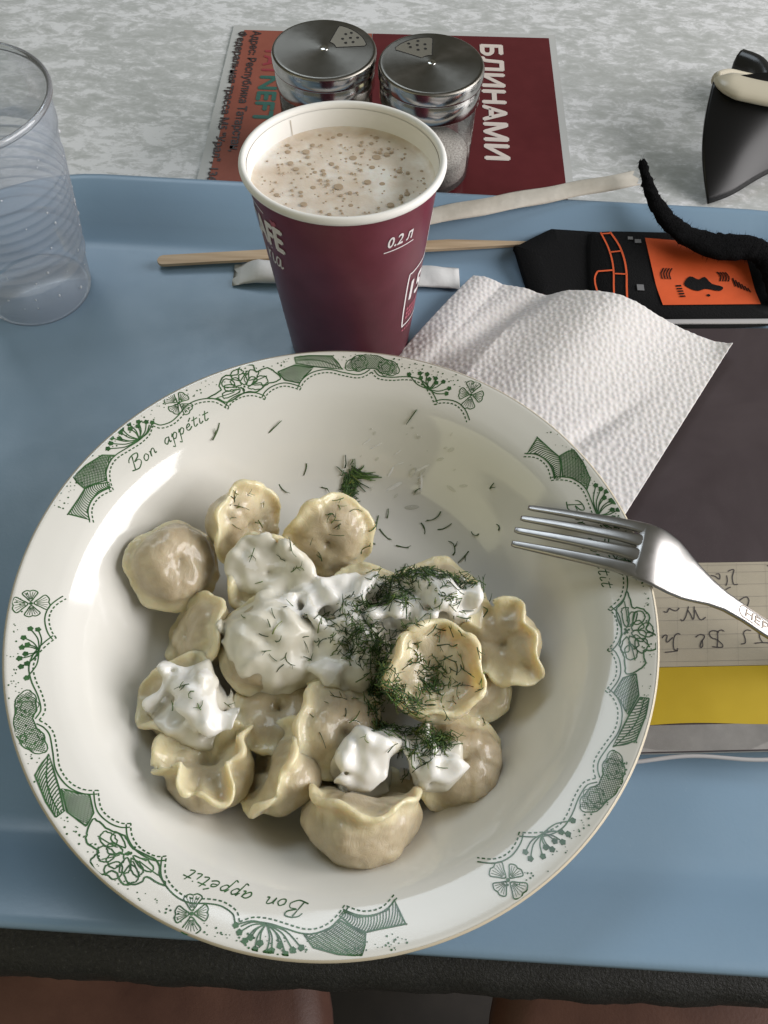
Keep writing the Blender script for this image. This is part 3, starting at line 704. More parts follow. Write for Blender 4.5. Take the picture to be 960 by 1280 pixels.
# vinyl sleeve: wavy clear sheet a little larger than the book, with thick welded edges
V = []; F = []; nx, ny = 50, 60
for i in range(nx + 1):
    for j in range(ny + 1):
        x = X0 - 1 + (X1 - X0 + 3) * i / nx; y = -2.2 + (194.0) * j / ny
        ed = math.exp(-(y + 2.2) / 5)
        V.append(bk(x, y + ed * .9 * math.sin(x * .13), 10.35 + .35 * math.sin(x * .09 + y * .05) * math.sin(y * .07 + 1) + .2 - ed * 1.2))
for i in range(nx):
    for j in range(ny): a = i * (ny + 1) + j; F.append([a, a + ny + 1, a + ny + 2, a + 1])
slv = mk('vinyl_sleeve', V, F, MT['vinyl'], bo)
for yy, wv, w_ in ((-2.0, .9, .9), (191.4, 0, 2.0)):
    pth = [bk(x, yy + wv * math.sin(x * .13), 9.3 if yy < 0 else 10.6) for x in np.linspace(X0 - 1, X1 + 2, 50)]
    V, F = sweep(pth, w_ * .8, .55, 8); mk('welded_edge', V, F, MT['vinyledge'], slv)

# ================================================================== NAPKIN
NB, NC, ND, NA = np.array((52., 184.)), np.array((163., 141.)), np.array((92., 30.)), np.array((-12., 92.))
def nap_h(u, v):
    """u: left to right along the back edge, v: back to front"""
    base = 5 + 9.0 * np.clip((u - .12) / .16, 0, 1)
    h = base
    h += 9.5 * np.exp(-((u - .56 + .10 * v) / .19) ** 2) * np.exp(-((v - .05) / .55) ** 2)      # big soft fold
    h += 5.5 * np.exp(-((u - .06 + .05 * v) / .11) ** 2) * np.exp(-((v - .12) / .35) ** 2)     # small fold by the cup
    h -= 5.0 * np.exp(-((u - .29 + .28 * v) / .055) ** 2) * np.exp(-(v / .6) ** 2)              # crease between
    h += 5.0 * np.exp(-((u - .18 + .1 * v) / .10) ** 2) * np.exp(-((v - .42) / .2) ** 2)
    h -= 1.6 * np.exp(-((u - .78 + .35 * (v - .5)) / .035) ** 2) * np.exp(-((v - .55) / .18) ** 2)
    h += 2.2 * np.clip((u - .93) / .07, 0, 1) ** 2 * np.clip((.12 - v) / .12, 0, 1)              # lifted corner
    return h
nu, nv = 300, 290
U, Vv = np.meshgrid(np.linspace(0, 1, nu), np.linspace(0, 1, nv), indexing='ij')
Pxy = (1 - U)[..., None] * (1 - Vv)[..., None] * NB + U[..., None] * (1 - Vv)[..., None] * NC + U[..., None] * Vv[..., None] * ND + (1 - U)[..., None] * Vv[..., None] * NA
hh = nap_h(U, Vv)
# embossed pebble pattern: jittered cells
cell = 2.45; sx, sy = Pxy[..., 0] / cell, Pxy[..., 1] / cell
best = np.full(sx.shape, 9.0); rj = np.random.default_rng(3).uniform(0, 1, (256, 256, 2))
ix, iy = np.floor(sx).astype(int), np.floor(sy).astype(int)
for a in (-1, 0, 1):
    for b in (-1, 0, 1):
        J = rj[(ix + a) % 256, (iy + b) % 256]; dd = np.hypot(ix + a + J[..., 0] * .6 - sx, iy + b + J[..., 1] * .6 - sy); best = np.minimum(best, dd)
hh = hh + .36 * np.exp(-(best / .40) ** 2)
G = np.stack([Pxy[..., 0], Pxy[..., 1], hh], -1).reshape(-1, 3)
idx = np.arange(nu * nv).reshape(nu, nv)
F = np.stack([idx[:-1, :-1], idx[1:, :-1], idx[1:, 1:], idx[:-1, 1:]], -1).reshape(-1, 4)
o = mk('napkin', G, F, MT['napkin'], loc=(75, 110, 5)); tag(o, 'white embossed paper napkin tucked under the bowl rim', 'napkin')
sm = o.modifiers.new('thick', 'SOLIDIFY'); sm.thickness = .00035; sm.offset = 1

# ================================================================== BOWL
ZB = 3.05
INR = [(0, 6.0), (30, 6.1), (48, 6.4), (55, 7.2), (61, 9.2), (66, 12.5), (71, 17.8), (76, 24), (80, 29.2), (83, 32.8), (86, 35.7), (88.5, 37.4), (91, 38.6), (95, 40.2), (101.0, 42.2)]
IR, IZ = np.array(INR).T
def bowl_z(r): return ZB + float(np.interp(r, IR, IZ))
bw = thing('soup_bowl', 'white soup bowl with green garland print and Bon appetit lettering', 'bowl', (0, 0, ZB))
outer = [(101.0, 42.2), (101.9, 42.45), (102.4, 42.1), (102.45, 41.2), (101.6, 40.3), (86, 35.2), (82, 31.5), (76, 23), (70, 14), (63, 7), (57.5, 4.2), (56.8, .4), (55.6, 0), (53.6, 0.2), (53, 3.0), (30, 3.2), (.2, 3.2)]
inner = catmull([p for p in INR], 4)
inner[0] = np.array((.2, 6.0))
V, F = lathe([(r, ZB + z) for r, z in list(inner) + outer[1:]], 200); mk('porcelain', V, F, MT['glaze'], bw)
V, F = lathe([(101.95, ZB + 42.56), (102.6, ZB + 42.15), (102.62, ZB + 41.2), (102.2, ZB + 40.7)], 200); mk('rim_line', V, F, MT['rimgold'], bw)
# ---- print: polar coordinates (degrees, mm) traced for one garland, repeated three times
SCAL = [[(162.6, 88.0), (160.5, 90.2), (158.5, 90.9), (156.3, 90.5), (153.8, 88.8)], [(153.8, 88.8), (152.8, 90.8), (151.1, 93.2), (149.2, 94.5), (147.2, 94.7), (144.4, 93.9), (141.5, 93.3), (138.8, 93.8), (137.0, 95.6)],
 [(137.0, 95.6), (135.9, 93.3), (133.4, 92.2), (130.9, 92.8), (128.0, 94.4), (125.3, 94.2), (122.4, 92.3), (120.4, 88.4)], [(120.4, 88.4), (118.8, 90.0), (115.8, 90.6), (113.2, 89.7), (111.2, 87.7)], [(111.2, 87.7), (110.2, 89.2), (108.2, 90.4), (105.5, 90.6), (102.3, 88.6)],
 [(102.3, 88.6), (100.9, 91.3), (98.5, 93.3), (95.2, 93.9), (91.9, 92.8), (88.6, 92.1), (86.6, 93.0), (85.3, 94.7)], [(85.3, 94.7), (83.6, 92.6), (80.6, 92.6), (77.4, 93.8), (74.8, 94.2), (72.5, 93.0), (70.5, 90.7), (68.8, 88.2)], [(68.8, 88.2), (67.3, 89.6), (64.7, 90.6), (62.2, 89.8), (59.8, 87.1)]]
KS = math.pi / 180 * 95
def st(th, r): return np.array(((111 - th) * KS, r))      # s grows clockwise
def dash(mb, pts, on, off, w, f):
    P = np.array(pts); L = np.concatenate([[0], np.cumsum(np.hypot(*np.diff(P, axis=0).T))]); t = 0
    while t < L[-1]:
        q = np.linspace(t, min(t + on, L[-1]), 4); ribbon(mb, np.stack([np.interp(q, L, P[:, 0]), np.interp(q, L, P[:, 1])], 1), w, f); t += on + off
def offs(pts, d):
    P = np.array(pts); T = np.gradient(P, axis=0); T /= np.hypot(T[:, 0], T[:, 1])[:, None] + 1e-9
    return P + np.stack([-T[:, 1], T[:, 0]], 1) * d
def hatch(mb, poly, ang, sp, w, f, bend=0):
    P = np.array(poly); c, s = math.cos(ang), math.sin(ang); Rm = np.array(((c, s), (-s, c))); Q = P @ Rm.T
    y = Q[:, 1].min() + sp / 2
    while y < Q[:, 1].max():
        xs = []
        for i in range(len(Q)):
            a, b = Q[i - 1], Q[i]
            if (a[1] - y) * (b[1] - y) < 0: xs.append(a[0] + (y - a[1]) / (b[1] - a[1]) * (b[0] - a[0]))
        xs.sort()
        for k in range(0, len(xs) - 1, 2):
            X = np.linspace(xs[k], xs[k + 1], 6); Y = y + bend * np.sin(np.linspace(0, math.pi, 6)); ribbon(mb, np.stack([X, Y], 1) @ Rm, w, f)
        y += sp
def polyP(L): return [st(*p) for p in L]
def garland(mb, f):
    LW = .44
    for seg in SCAL:
        P = catmull(polyP(seg), 8); dash(mb, P, .95, .62, .40, f)
        ribbon(mb, offs(P, 1.15), .38, f)
    def leafS(L, tip, n, dirn):
        P = catmull(polyP(L), 3, True); ribbon(mb, P, LW, f, True)
    S1 = polyP([(163.4, 95.8), (159.4, 95.7), (157.0, 96.0), (155.1, 94.4), (152.9, 91.4), (153.6, 90.3), (156.0, 92.1), (158.6, 92.2), (161.0, 91.4), (162.5, 89.3), (162.8, 91.7)])
    ribbon(mb, S1 + [S1[0]], LW, f); hatch(mb, S1, 1.15, .72, .32, f, .5)
    H1 = polyP([(156.1, 101.4), (152.7, 100.6), (149.0, 99.0), (147.4, 96.2), (149.6, 95.5), (151.5, 94.3), (152.8, 92.3), (155.1, 94.7), (157.0, 96.3), (156.7, 99.0)])
    ribbon(mb, H1 + [H1[0]], LW, f); hatch(mb, H1, .5, .46, .25, f, .25); hatch(mb, H1, -.6, .9, .14, f, .1)
    # umbels
    for base, balls, mid in ((st(141.2, 94.6), [(147.2, 99.2), (145.0, 101.0), (146.0, 99.9), (142.9, 100.6), (142.2, 101.3), (140.5, 101.0), (141.0, 99.4), (138.7, 99.6), (139.4, 98.5), (137.5, 98.0), (136.6, 96.6), (144, 99.2)], 0),
                             (st(71.5, 92.6), [(76.8, 96.1), (74.5, 97.4), (72.9, 97.8), (74.0, 95.8), (72.1, 96.2), (70.8, 97.2), (68.9, 96.9), (70.3, 95.7), (67.1, 95.3), (67.2, 93.2)], 0)):
        for b in balls:
            b = st(*b); m_ = (base + b) / 2 + np.array((-(b - base)[1], (b - base)[0])) * -.12 * np.sign(b[0] - base[0])
            ribbon(mb, catmull([base, m_, b], 5), .36, f)
            disc(mb, b, .78, f, 9)
            for k in range(5): disc(mb, b + .62 * np.array((math.cos(k * 1.26 + b[0]), math.sin(k * 1.26 + b[0]))), .3, f, 6)
    # four-petal flowers with veins
    for c, rad, rot, pet in ((st(129.5, 97.6), 5.0, .45, 4), (st(62.0, 96.2), 5.3, .25, 4)):
        for k in range(pet):
            a = rot + k * 2 * math.pi / pet; rr = rad * (1 if k % 2 else .85)
            P = [c + rr * q * np.array((math.cos(a + w), math.sin(a + w))) for q, w in ((.16, 0), (.55, -.52), (.92, -.55), (1.0, -.22), (.93, 0), (1.0, .22), (.92, .55), (.55, .52))]
            ribbon(mb, catmull(P, 4, True), .34, f, True)
            for w in (-.38, -.2, 0, .2, .38): ribbon(mb, catmull([c + rr * q * np.array((math.cos(a + w * (.5 + .6 * q)), math.sin(a + w * (.5 + .6 * q)))) for q in (.3, .55, .88)], 3), .16, f)
        disc(mb, c, .55, f, 9)
        for k in range(4): disc(mb, c + .9 * np.array((math.cos(k * 1.6), math.sin(k * 1.6))), .25, f, 6)
    # peony: layered ragged petals
    c = st(115.0, 93.2)
    OUT = polyP([(123.5, 94.6), (120.1, 95.3), (119.9, 97.2), (118.1, 99.9), (115.4, 98.8), (114.2, 101.5), (111.6, 101.0), (111.2, 97.9), (108.9, 98.5), (107.3, 96.5), (106.4, 93.4), (109.7, 92.6), (112.2, 91.0), (115.1, 91.8), (119.7, 90.6), (121.6, 93.2)])
    P = catmull(OUT, 5, True); P = [p + rng.normal(0, .10, 2) for p in P]; ribbon(mb, P, .46, f, True)
    for a0, a1, r0, r1 in ((.2, .9, 1.5, 5.2), (.9, 1.7, 1.4, 5.6), (1.7, 2.4, 1.5, 5.2), (2.4, 3.0, 1.6, 6.2), (-.4, .2, 1.4, 6.0), (2.9, 3.4, 1.2, 7.2), (.5, 1.2, 3.4, 7.4), (1.3, 2.0, 3.4, 7.6), (2.1, 2.7, 3.2, 7.4), (-.1, .5, 3.6, 8.0)):
        Q = [c + np.array((r * math.cos(a) * 1.15, r * math.sin(a) * .95)) for r, a in ((r0, (a0 + a1) / 2), ((r0 + r1) / 2, a0), (r1, a0 + .12), (r1 * 1.04, (a0 + a1) / 2), (r1 * .97, a1 - .12), ((r0 + r1) / 2, a1))]
        Q = [q + rng.normal(0, .12, 2) for q in catmull(Q, 4, True)]; ribbon(mb, Q, .38, f, True)
    for k in range(7): disc(mb, c + rng.normal(0, .5, 2), .4, f, 7)
    for p in ((121.5, 93.4), (119.2, 96.2), (112.6, 98.8), (109.2, 95.6), (118.3, 92.2)):
        q = st(*p); ribbon(mb, catmull([q, (q + c) / 2 + rng.normal(0, .4, 2), c + (q - c) * .35], 5), .30, f)
    H2 = polyP([(106.6, 96.2), (102.6, 97.8), (98.6, 96.0), (99.3, 95.0), (100.9, 93.1), (102.1, 90.9), (105.5, 92.8)])
    ribbon(mb, H2 + [H2[0]], LW, f); hatch(mb, H2, .35, .46, .25, f, .25); hatch(mb, H2, -.7, .9, .14, f, .1)
    S2 = polyP([(102.4, 100.7), (99.3, 100.8), (94.4, 100.2), (91.9, 95.0), (95.2, 95.6), (98.4, 96.4), (102.3, 98.3)])
    ribbon(mb, S2 + [S2[0]], LW, f); hatch(mb, S2, -.9, .72, .32, f, .5)
    mid = polyP([(102.4, 99.5), (97, 98.6), (91.9, 95.2)]); ribbon(mb, catmull(mid, 5), .3, f)
    RS = polyP([(91.4, 95.6), (90.1, 99.2), (87.1, 101.2), (84.6, 101.0), (80.0, 98.9), (79.4, 95.4), (82.0, 94.4), (85.3, 96.2), (88.6, 94.6)])
    P = catmull(RS, 6, True); P = [p + .22 * np.array((math.sin(i * 1.4), math.cos(i * 1.4))) for i, p in enumerate(P)]; ribbon(mb, P, .32, f, True)
    hatch(mb, RS, .8, .55, .15, f); hatch(mb, RS, -.8, .55, .15, f)
    for cth, crr in ((88.2, 97.6), (82.2, 97.0)):
        cc = st(cth, crr)
        for rr, n_ in ((2.9, 7), (1.7, 5)):
            for k in range(n_):
                a = k * 2 * math.pi / n_ + rr; q = cc + rr * .62 * np.array((math.cos(a), math.sin(a)))
                Q = [q + rr * .46 * np.array((math.cos(t), math.sin(t))) for t in np.linspace(a - 1.5, a + 1.5, 9)]; ribbon(mb, Q, .22, f)
    for k in range(230):
        th = rng.uniform(60, 163); r = rng.normal(99.2, 1.2)
        if 97 < r < 101.4: disc(mb, st(th, r), rng.choice([.15, .2, .3]), f, 6)
GL = {'B': ([[(.35, 0), (.55, 1.0), (.75, 2.05)], [(0, 1.55), (.2, 2.0), (.8, 2.2), (1.5, 2.0), (1.45, 1.45), (.75, 1.1), (1.4, 1.0), (1.6, .4), (1.0, -.08), (.35, .1), (-.1, .3)]], 2.0),
      'o': ([[(.45, .95), (.1, .6), (.2, .05), (.6, .05), (.8, .5), (.5, .95)]], 1.05), 'n': ([[(0, .85), (.12, .7), (.1, 0), (.25, .7), (.6, .95), (.75, .7), (.75, .1), (1.0, .1)]], 1.15),
      'a': ([[(.75, .85), (.3, .9), (.05, .4), (.3, .0), (.65, .4), (.78, .9), (.75, .1), (1.0, .1)]], 1.15), 'p': ([[(0, .5), (.2, .95), (.15, -.6), (.1, -.95), (-.2, -.75)], [(.15, .5), (.5, .95), (.8, .6), (.55, .05), (.2, .15)]], 1.1),
      'e': ([[(.1, .45), (.6, .6), (.5, .95), (.15, .7), (.15, .15), (.5, 0), (.9, .3)], [(.5, 1.25), (.85, 1.7)]], 1.05), 't': ([[(.3, 1.6), (.2, .3), (.35, 0), (.7, .2)], [(-.1, 1.1), (.75, 1.15)]], .85), 'i': ([[(.2, .9), (.18, .15), (.35, 0), (.65, .2)], [(.28, 1.3), (.34, 1.38)]], .75)}
def lettering(mb, f):
    x = 0; sc_ = 1.95
    s0 = (111 - 147.5) * KS
    for ch in 'Bon appetit':
        if ch == ' ': x += 1.3; continue
        strokes, adv = GL[ch]
        for s_ in strokes:
            P = catmull([(q[0] + .3 * q[1] + x, q[1]) for q in s_], 5)
            n_ = len(P); w = .24 + .14 * np.abs(np.sin(np.linspace(0, 5, n_)))
            ribbon(mb, [(s0 + p[0] * sc_ * 1.5, 87.9 + p[1] * sc_) for p in P], w, f)
        x += adv * 1.02
for k in range(3):
    d0 = -119.3 * k
    def f(s, r, d0=d0):
        th = R_(111 - s / KS + d0)
        return (r * math.cos(th), r * math.sin(th), bowl_z(r) + .13)
    mb = MB(); garland(mb, f); mk('printed_garland', mb.V, mb.F, MT['green'], bw, smooth=False)
    mb = MB(); lettering(mb, f); mk('printed_lettering', mb.V, mb.F, MT['green'], bw, smooth=False)
# ================================================================== DUMPLINGS (implicit surfaces meshed with surface nets)
def smin(a, b, k):
    h = np.clip(.5 + .5 * (b - a) / k, 0, 1); return b * (1 - h) + a * h - k * h * (1 - h)
def snoise(P, sc_, seed, oct_=2):
    r = np.random.default_rng(seed); out = 0; amp = 1
    for o_ in range(oct_):
        for k in range(4):
            d = r.normal(0, 1, 3); d /= np.linalg.norm(d); q = P @ d / sc_ * (2 ** o_) * 2 * math.pi
            d2 = r.normal(0, 1, 3); d2 /= np.linalg.norm(d2)
            out = out + amp * .25 * np.sin(q + 1.5 * np.sin(P @ d2 / sc_ * (2 ** o_) * 3 + r.uniform(0, 6)) + r.uniform(0, 6))
        amp *= .5
    return out
def surface_nets(vol, org, h):
    n0, n1, n2 = vol.shape; ins = vol < 0
    cs = ins[:-1, :-1, :-1].astype(np.int8)
    for a in (0, 1):
        for b in (0, 1):
            for c in (0, 1):
                if a + b + c: cs = cs + ins[a:n0 - 1 + a, b:n1 - 1 + b, c:n2 - 1 + c]
    act = (cs > 0) & (cs < 8); ids = -np.ones(act.shape, int); I = np.argwhere(act); ids[act] = np.arange(len(I))
    acc = np.zeros((len(I), 3)); cnt = np.zeros(len(I))
    cor = [(a, b, c) for a in (0, 1) for b in (0, 1) for c in (0, 1)]
    for p in cor:
        for ax in range(3):
            if p[ax]: continue
            q = list(p); q[ax] = 1
            va = vol[I[:, 0] + p[0], I[:, 1] + p[1], I[:, 2] + p[2]]; vb = vol[I[:, 0] + q[0], I[:, 1] + q[1], I[:, 2] + q[2]]
            mk_ = (va < 0) != (vb < 0); t = np.where(mk_, va / np.where(mk_, va - vb, 1), 0)
            pt = np.array(p, float)[None] + t[:, None] * (np.array(q) - np.array(p))[None]
            acc[mk_] += pt[mk_]; cnt += mk_
    V = (I + acc / cnt[:, None]) * h + np.array(org); F = []
    for ax in range(3):
        u, v = (ax + 1) % 3, (ax + 2) % 3
        sl0 = [slice(None)] * 3; sl1 = [slice(None)] * 3; sl0[ax] = slice(0, -1); sl1[ax] = slice(1, None)
        cr_ = ins[tuple(sl0)] != ins[tuple(sl1)]; E = np.argwhere(cr_)
        E = E[(E[:, u] > 0) & (E[:, v] > 0) & (E[:, u] < vol.shape[u] - 1) & (E[:, v] < vol.shape[v] - 1)]
        def g(du, dv):
            Q = E.copy(); Q[:, u] -= du; Q[:, v] -= dv; return ids[Q[:, 0], Q[:, 1], Q[:, 2]]
        q = np.stack([g(1, 1), g(0, 1), g(0, 0), g(1, 0)], 1)
        s_ = ins[E[:, 0], E[:, 1], E[:, 2]]; q[~s_] = q[~s_][:, ::-1]; F.append(q)
    F = np.concatenate(F); F = F[(F >= 0).all(1)]
    return V, F
def basis(nrm, spin):
    z = np.array(nrm, float); z /= np.linalg.norm(z); x = np.cross((0, 1, 0), z)
    x /= np.linalg.norm(x); y = np.cross(z, x); c, s = math.cos(R_(spin)), math.sin(R_(spin))
    return np.stack([c * x + s * y, -s * x + c * y, z], 1)      # columns
# x, y, z centre; axis; spin; ring radius; belly front/back; flange angle, length; wave; squash
DUM = [
 (-57.5, 18, 27, (.38, -.15, .9), 160, 5.2, 8.6, 7.2, -14, 1.6, .5, .95, 'plain round dumpling resting alone against the bowl wall'),
 (-36.5, 36, 27, (.75, -.45, .55), 200, 5.6, 7.0, 5.0, 30, 3.0, .9, 1, 'ear shaped dumpling with dill beside the plain round one'),
 (-5, 33, 25, (.2, -.75, .62), 90, 5.4, 7.4, 5.8, 12, 2.4, .9, 1, 'folded dumpling under the wilted dill sprig'),
 (-24.5, 17, 27, (-.1, -.55, .8), 250, 6.6, 6.2, 4.4, 48, 3.2, .9, 1, 'dumpling with cream streaked ruffled edge behind the creamy pile'),
 (-21.5, -11, 29, (.15, -.2, .95), 30, 5.4, 8.6, 7.2, -18, 2.4, .8, .95, 'cream smeared dumpling on top of the pile'),
 (-46, -6, 20, (-.7, -.1, .7), 10, 5.4, 7.0, 5.5, 20, 2.8, .8, 1, 'half hidden dumpling below the plain round one'),
 (-47, -29, 22, (-.35, .1, .93), 190, 6.2, 6.4, 5.0, 45, 2.8, .9, 1, 'dumpling buried under the long cream dollop'),
 (-36, -50, 24, (-.12, .30, .93), 250, 7.2, 6.6, 4.6, 58, 4.6, 1.8, 1, 'deeply pleated dumpling at the near side of the pile'),
 (-13.5, -52, 23, (-.72, .28, .6), 10, 6.2, 7.2, 4.2, 42, 4.0, .8, 1, 'ear shaped dumpling beside the deeply pleated one'),
 (2, -38, 25, (.55, -.1, .8), 60, 5.0, 7.8, 6.6, 8, 2.4, .7, 1.1, 'smooth dumpling leaning behind the round cream dollop'),
 (11.5, -61, 22, (.0, .78, .6), 270, 10.2, 9.4, 4.4, 50, 3.6, .8, 1, 'crescent dumpling with its round belly towards the table edge'),
 (41, -45, 23, (.35, -.2, .9), 330, 5.2, 8.4, 6.8, -6, 2.2, .7, 1, 'flat grey dumpling half under the small cream dollop'),
 (32, -21.5, 37, (.06, -.22, .97), 80, 8.6, 6.0, 5.4, 62, 4.2, .7, 1, 'yellow ring shaped dumpling sprinkled with dill on top'),
 (57, -6, 25, (-.45, -.25, .85), 140, 5.6, 6.6, 5.2, 40, 3.6, 1.6, 1, 'crumpled dumpling nearest the fork'),
 (-17, -31, 19, (.1, .2, .95), 0, 6.0, 7.0, 6.0, 20, 2.2, .6, 1, 'sunken dumpling in the middle of the near dumplings'),
 (4, -12, 25, (.1, -.1, .95), 120, 5.4, 8.2, 7.0, -10, 2.2, .6, 1, 'dumpling under thin cream between the pile top and the yellow one'),
 (34, 9, 23, (.1, .1, .95), 40, 6.0, 7.4, 6.4, 15, 2.2, .6, 1, 'dumpling hidden under the dill topped cream'),
 (9, 7, 22, (.0, .1, .95), 220, 6.0, 7.4, 6.2, 15, 2.2, .6, 1, 'dumpling under the flat cream sheet'),
 (44, -16, 19, (.3, 0, .95), 220, 6.0, 7.0, 6.2, 15, 2.0, .6, 1, 'lower dumpling propping up the yellow one'),
]
def dumpling_sdf(P, d, seed):
    x, y, z, ax, spin, R0, ra, rb, phi, L, wav, sq, _ = d
    R0, ra, rb, L = R0 * 1.06, ra * 1.06, rb * 1.06, L * 1.06
    Bm = basis(ax, spin); Q = (P - np.array((x, y, z))) @ Bm
    Q = Q + 1.35 * np.stack([snoise(P, 26, seed * 3 + k, 1) for k in range(3)], -1)
    a = np.arctan2(Q[:, 1], Q[:, 0]); rho = np.hypot(Q[:, 0], Q[:, 1]); zz = Q[:, 2] / sq
    t = .5 + .5 * np.cos(a); rm = rb + (ra - rb) * t ** 1.2
    d1 = np.hypot(rho - R0, zz) - rm
    dc = np.sqrt((rho / 1.0) ** 2 + ((zz + 2.0) / .55) ** 2) * .75 - 3.6      # thin middle
    if R0 > 8: dc = np.sqrt((rho / 8.5) ** 2 + ((zz + 1.0) / 3.4) ** 2) * 3.4 - 3.4      # meat showing in the ring
    d1 = smin(d1, dc, 3)
    r = np.random.default_rng(seed); p1, p2 = r.uniform(0, 6, 2)
    ph = R_(phi) + .16 * wav * np.sin(3 * a + p1) + .10 * wav * np.sin(7 * a + p2)
    Lx = rm + L * (1 + .22 * np.sin(2 * a + p2) + .12 * np.sin(5 * a + p1))
    ux, uz = np.cos(ph), np.sin(ph); px_, pz_ = rho - R0, zz
    s = np.clip(px_ * ux + pz_ * uz, 0, Lx); d2 = np.hypot(px_ - s * ux, pz_ - s * uz) - (1.45 - .03 * s + .2 * np.sin(4 * a + p1))
    # overlapping join at the back
    jb = np.sqrt(((Q[:, 0] + R0 + 1) / 4.2) ** 2 + (Q[:, 1] / 3.2) ** 2 + ((zz - 2) / 3.6) ** 2) * 3.4 - 3.4
    f = smin(smin(d1, d2, 2.6), jb, 2.2)
    f = f + .5 * snoise(P, 14, seed + 50, 2) - .22 * (1 - np.abs(snoise(P * np.array((1, 1.6, 1)), 11, seed + 70, 2)) * 2)
    # pleats in the dough
    f = f + (.25 + .35 * wav) * np.exp(-(np.sin(2.5 * a + p1) / .28) ** 2) * np.clip(rho / 12, 0, 1) * np.clip((zz + 2) / 6, 0, 1)
    meat = np.clip((d2 - d1) / 3.0, 0, 1) * np.clip((rm - 3.8) / 4, .25, 1)
    return f, meat
GX = np.array((-84., -84., 6.)); GH = 1.0; GN = (172, 150, 58)
pile = np.full(GN, 20.0)
VALL = []; FALL = []
def add_bvh(V, F):
    n_ = sum(len(v) for v in VALL); VALL.append(np.asarray(V)); FALL.append(np.asarray(F) + n_)
for i, d in enumerate(DUM):
    h = .72; ext = d[5] + d[6] + d[9] + 5.5; n_ = int(2 * ext / h); org = np.array(d[:3]) - ext
    g = np.stack(np.meshgrid(*[org[k] + h * np.arange(n_) for k in range(3)], indexing='ij'), -1).reshape(-1, 3)
    f, _ = dumpling_sdf(g, d, 11 + i)
    V, F = surface_nets(f.reshape(n_, n_, n_), org, h)
    _, meat = dumpling_sdf(V, d, 11 + i)
    o = mk('dumpling', V, F, MT['dough'], loc=(d[0], d[1], float(V[:, 2].min())))
    at = o.data.attributes.new('meat', 'FLOAT', 'POINT'); at.data.foreach_set('value', meat.astype(np.float32))
    tag(o, d[12], 'dumpling', 'dumplings in the bowl'); add_bvh(V, F)
    lo = np.maximum(((np.array(d[:3]) - 24 - GX) / GH).astype(int), 0); hi = np.minimum(((np.array(d[:3]) + 24 - GX) / GH).astype(int), np.array(GN))
    g = np.stack(np.meshgrid(*[GX[k] + GH * np.arange(lo[k], hi[k]) for k in range(3)], indexing='ij'), -1); sh = g.shape[:3]
    f, _ = dumpling_sdf(g.reshape(-1, 3), d, 11 + i); sl = tuple(slice(lo[k], hi[k]) for k in range(3))
    pile[sl] = np.minimum(pile[sl], f.reshape(sh))

# ================================================================== SOUR CREAM draped over the pile
topz = np.full(GN[:2], 8.0)
for k in range(GN[2]):
    topz = np.where(pile[:, :, k] < 0, GX[2] + k * GH, topz)
def sample(vol, P):
    q = (P - GX) / GH; q = np.clip(q, 0, np.array(GN) - 1.001); i = q.astype(int); t = q - i; out = 0
    for a in (0, 1):
        for b in (0, 1):
            for c in (0, 1):
                out = out + vol[i[:, 0] + a, i[:, 1] + b, i[:, 2] + c] * np.where(a, t[:, 0], 1 - t[:, 0]) * np.where(b, t[:, 1], 1 - t[:, 1]) * np.where(c, t[:, 2], 1 - t[:, 2])
    return out
def sample2(A, P):
    q = (P[:, :2] - GX[:2]) / GH; q = np.clip(q, 0, np.array(GN[:2]) - 1.001); i = q.astype(int); t = q - i; out = 0
    for a in (0, 1):
        for b in (0, 1): out = out + A[i[:, 0] + a, i[:, 1] + b] * np.where(a, t[:, 0], 1 - t[:, 0]) * np.where(b, t[:, 1], 1 - t[:, 1])
    return out
def blob(P, c, r, ang=0):
    q = P - np.array(c); cc, ss = math.cos(R_(ang)), math.sin(R_(ang))
    x = q[:, 0] * cc + q[:, 1] * ss; y = -q[:, 0] * ss + q[:, 1] * cc
    k = np.sqrt((x / r[0]) ** 2 + (y / r[1]) ** 2 + (q[:, 2] / r[2]) ** 2); return (k - 1) * min(r)
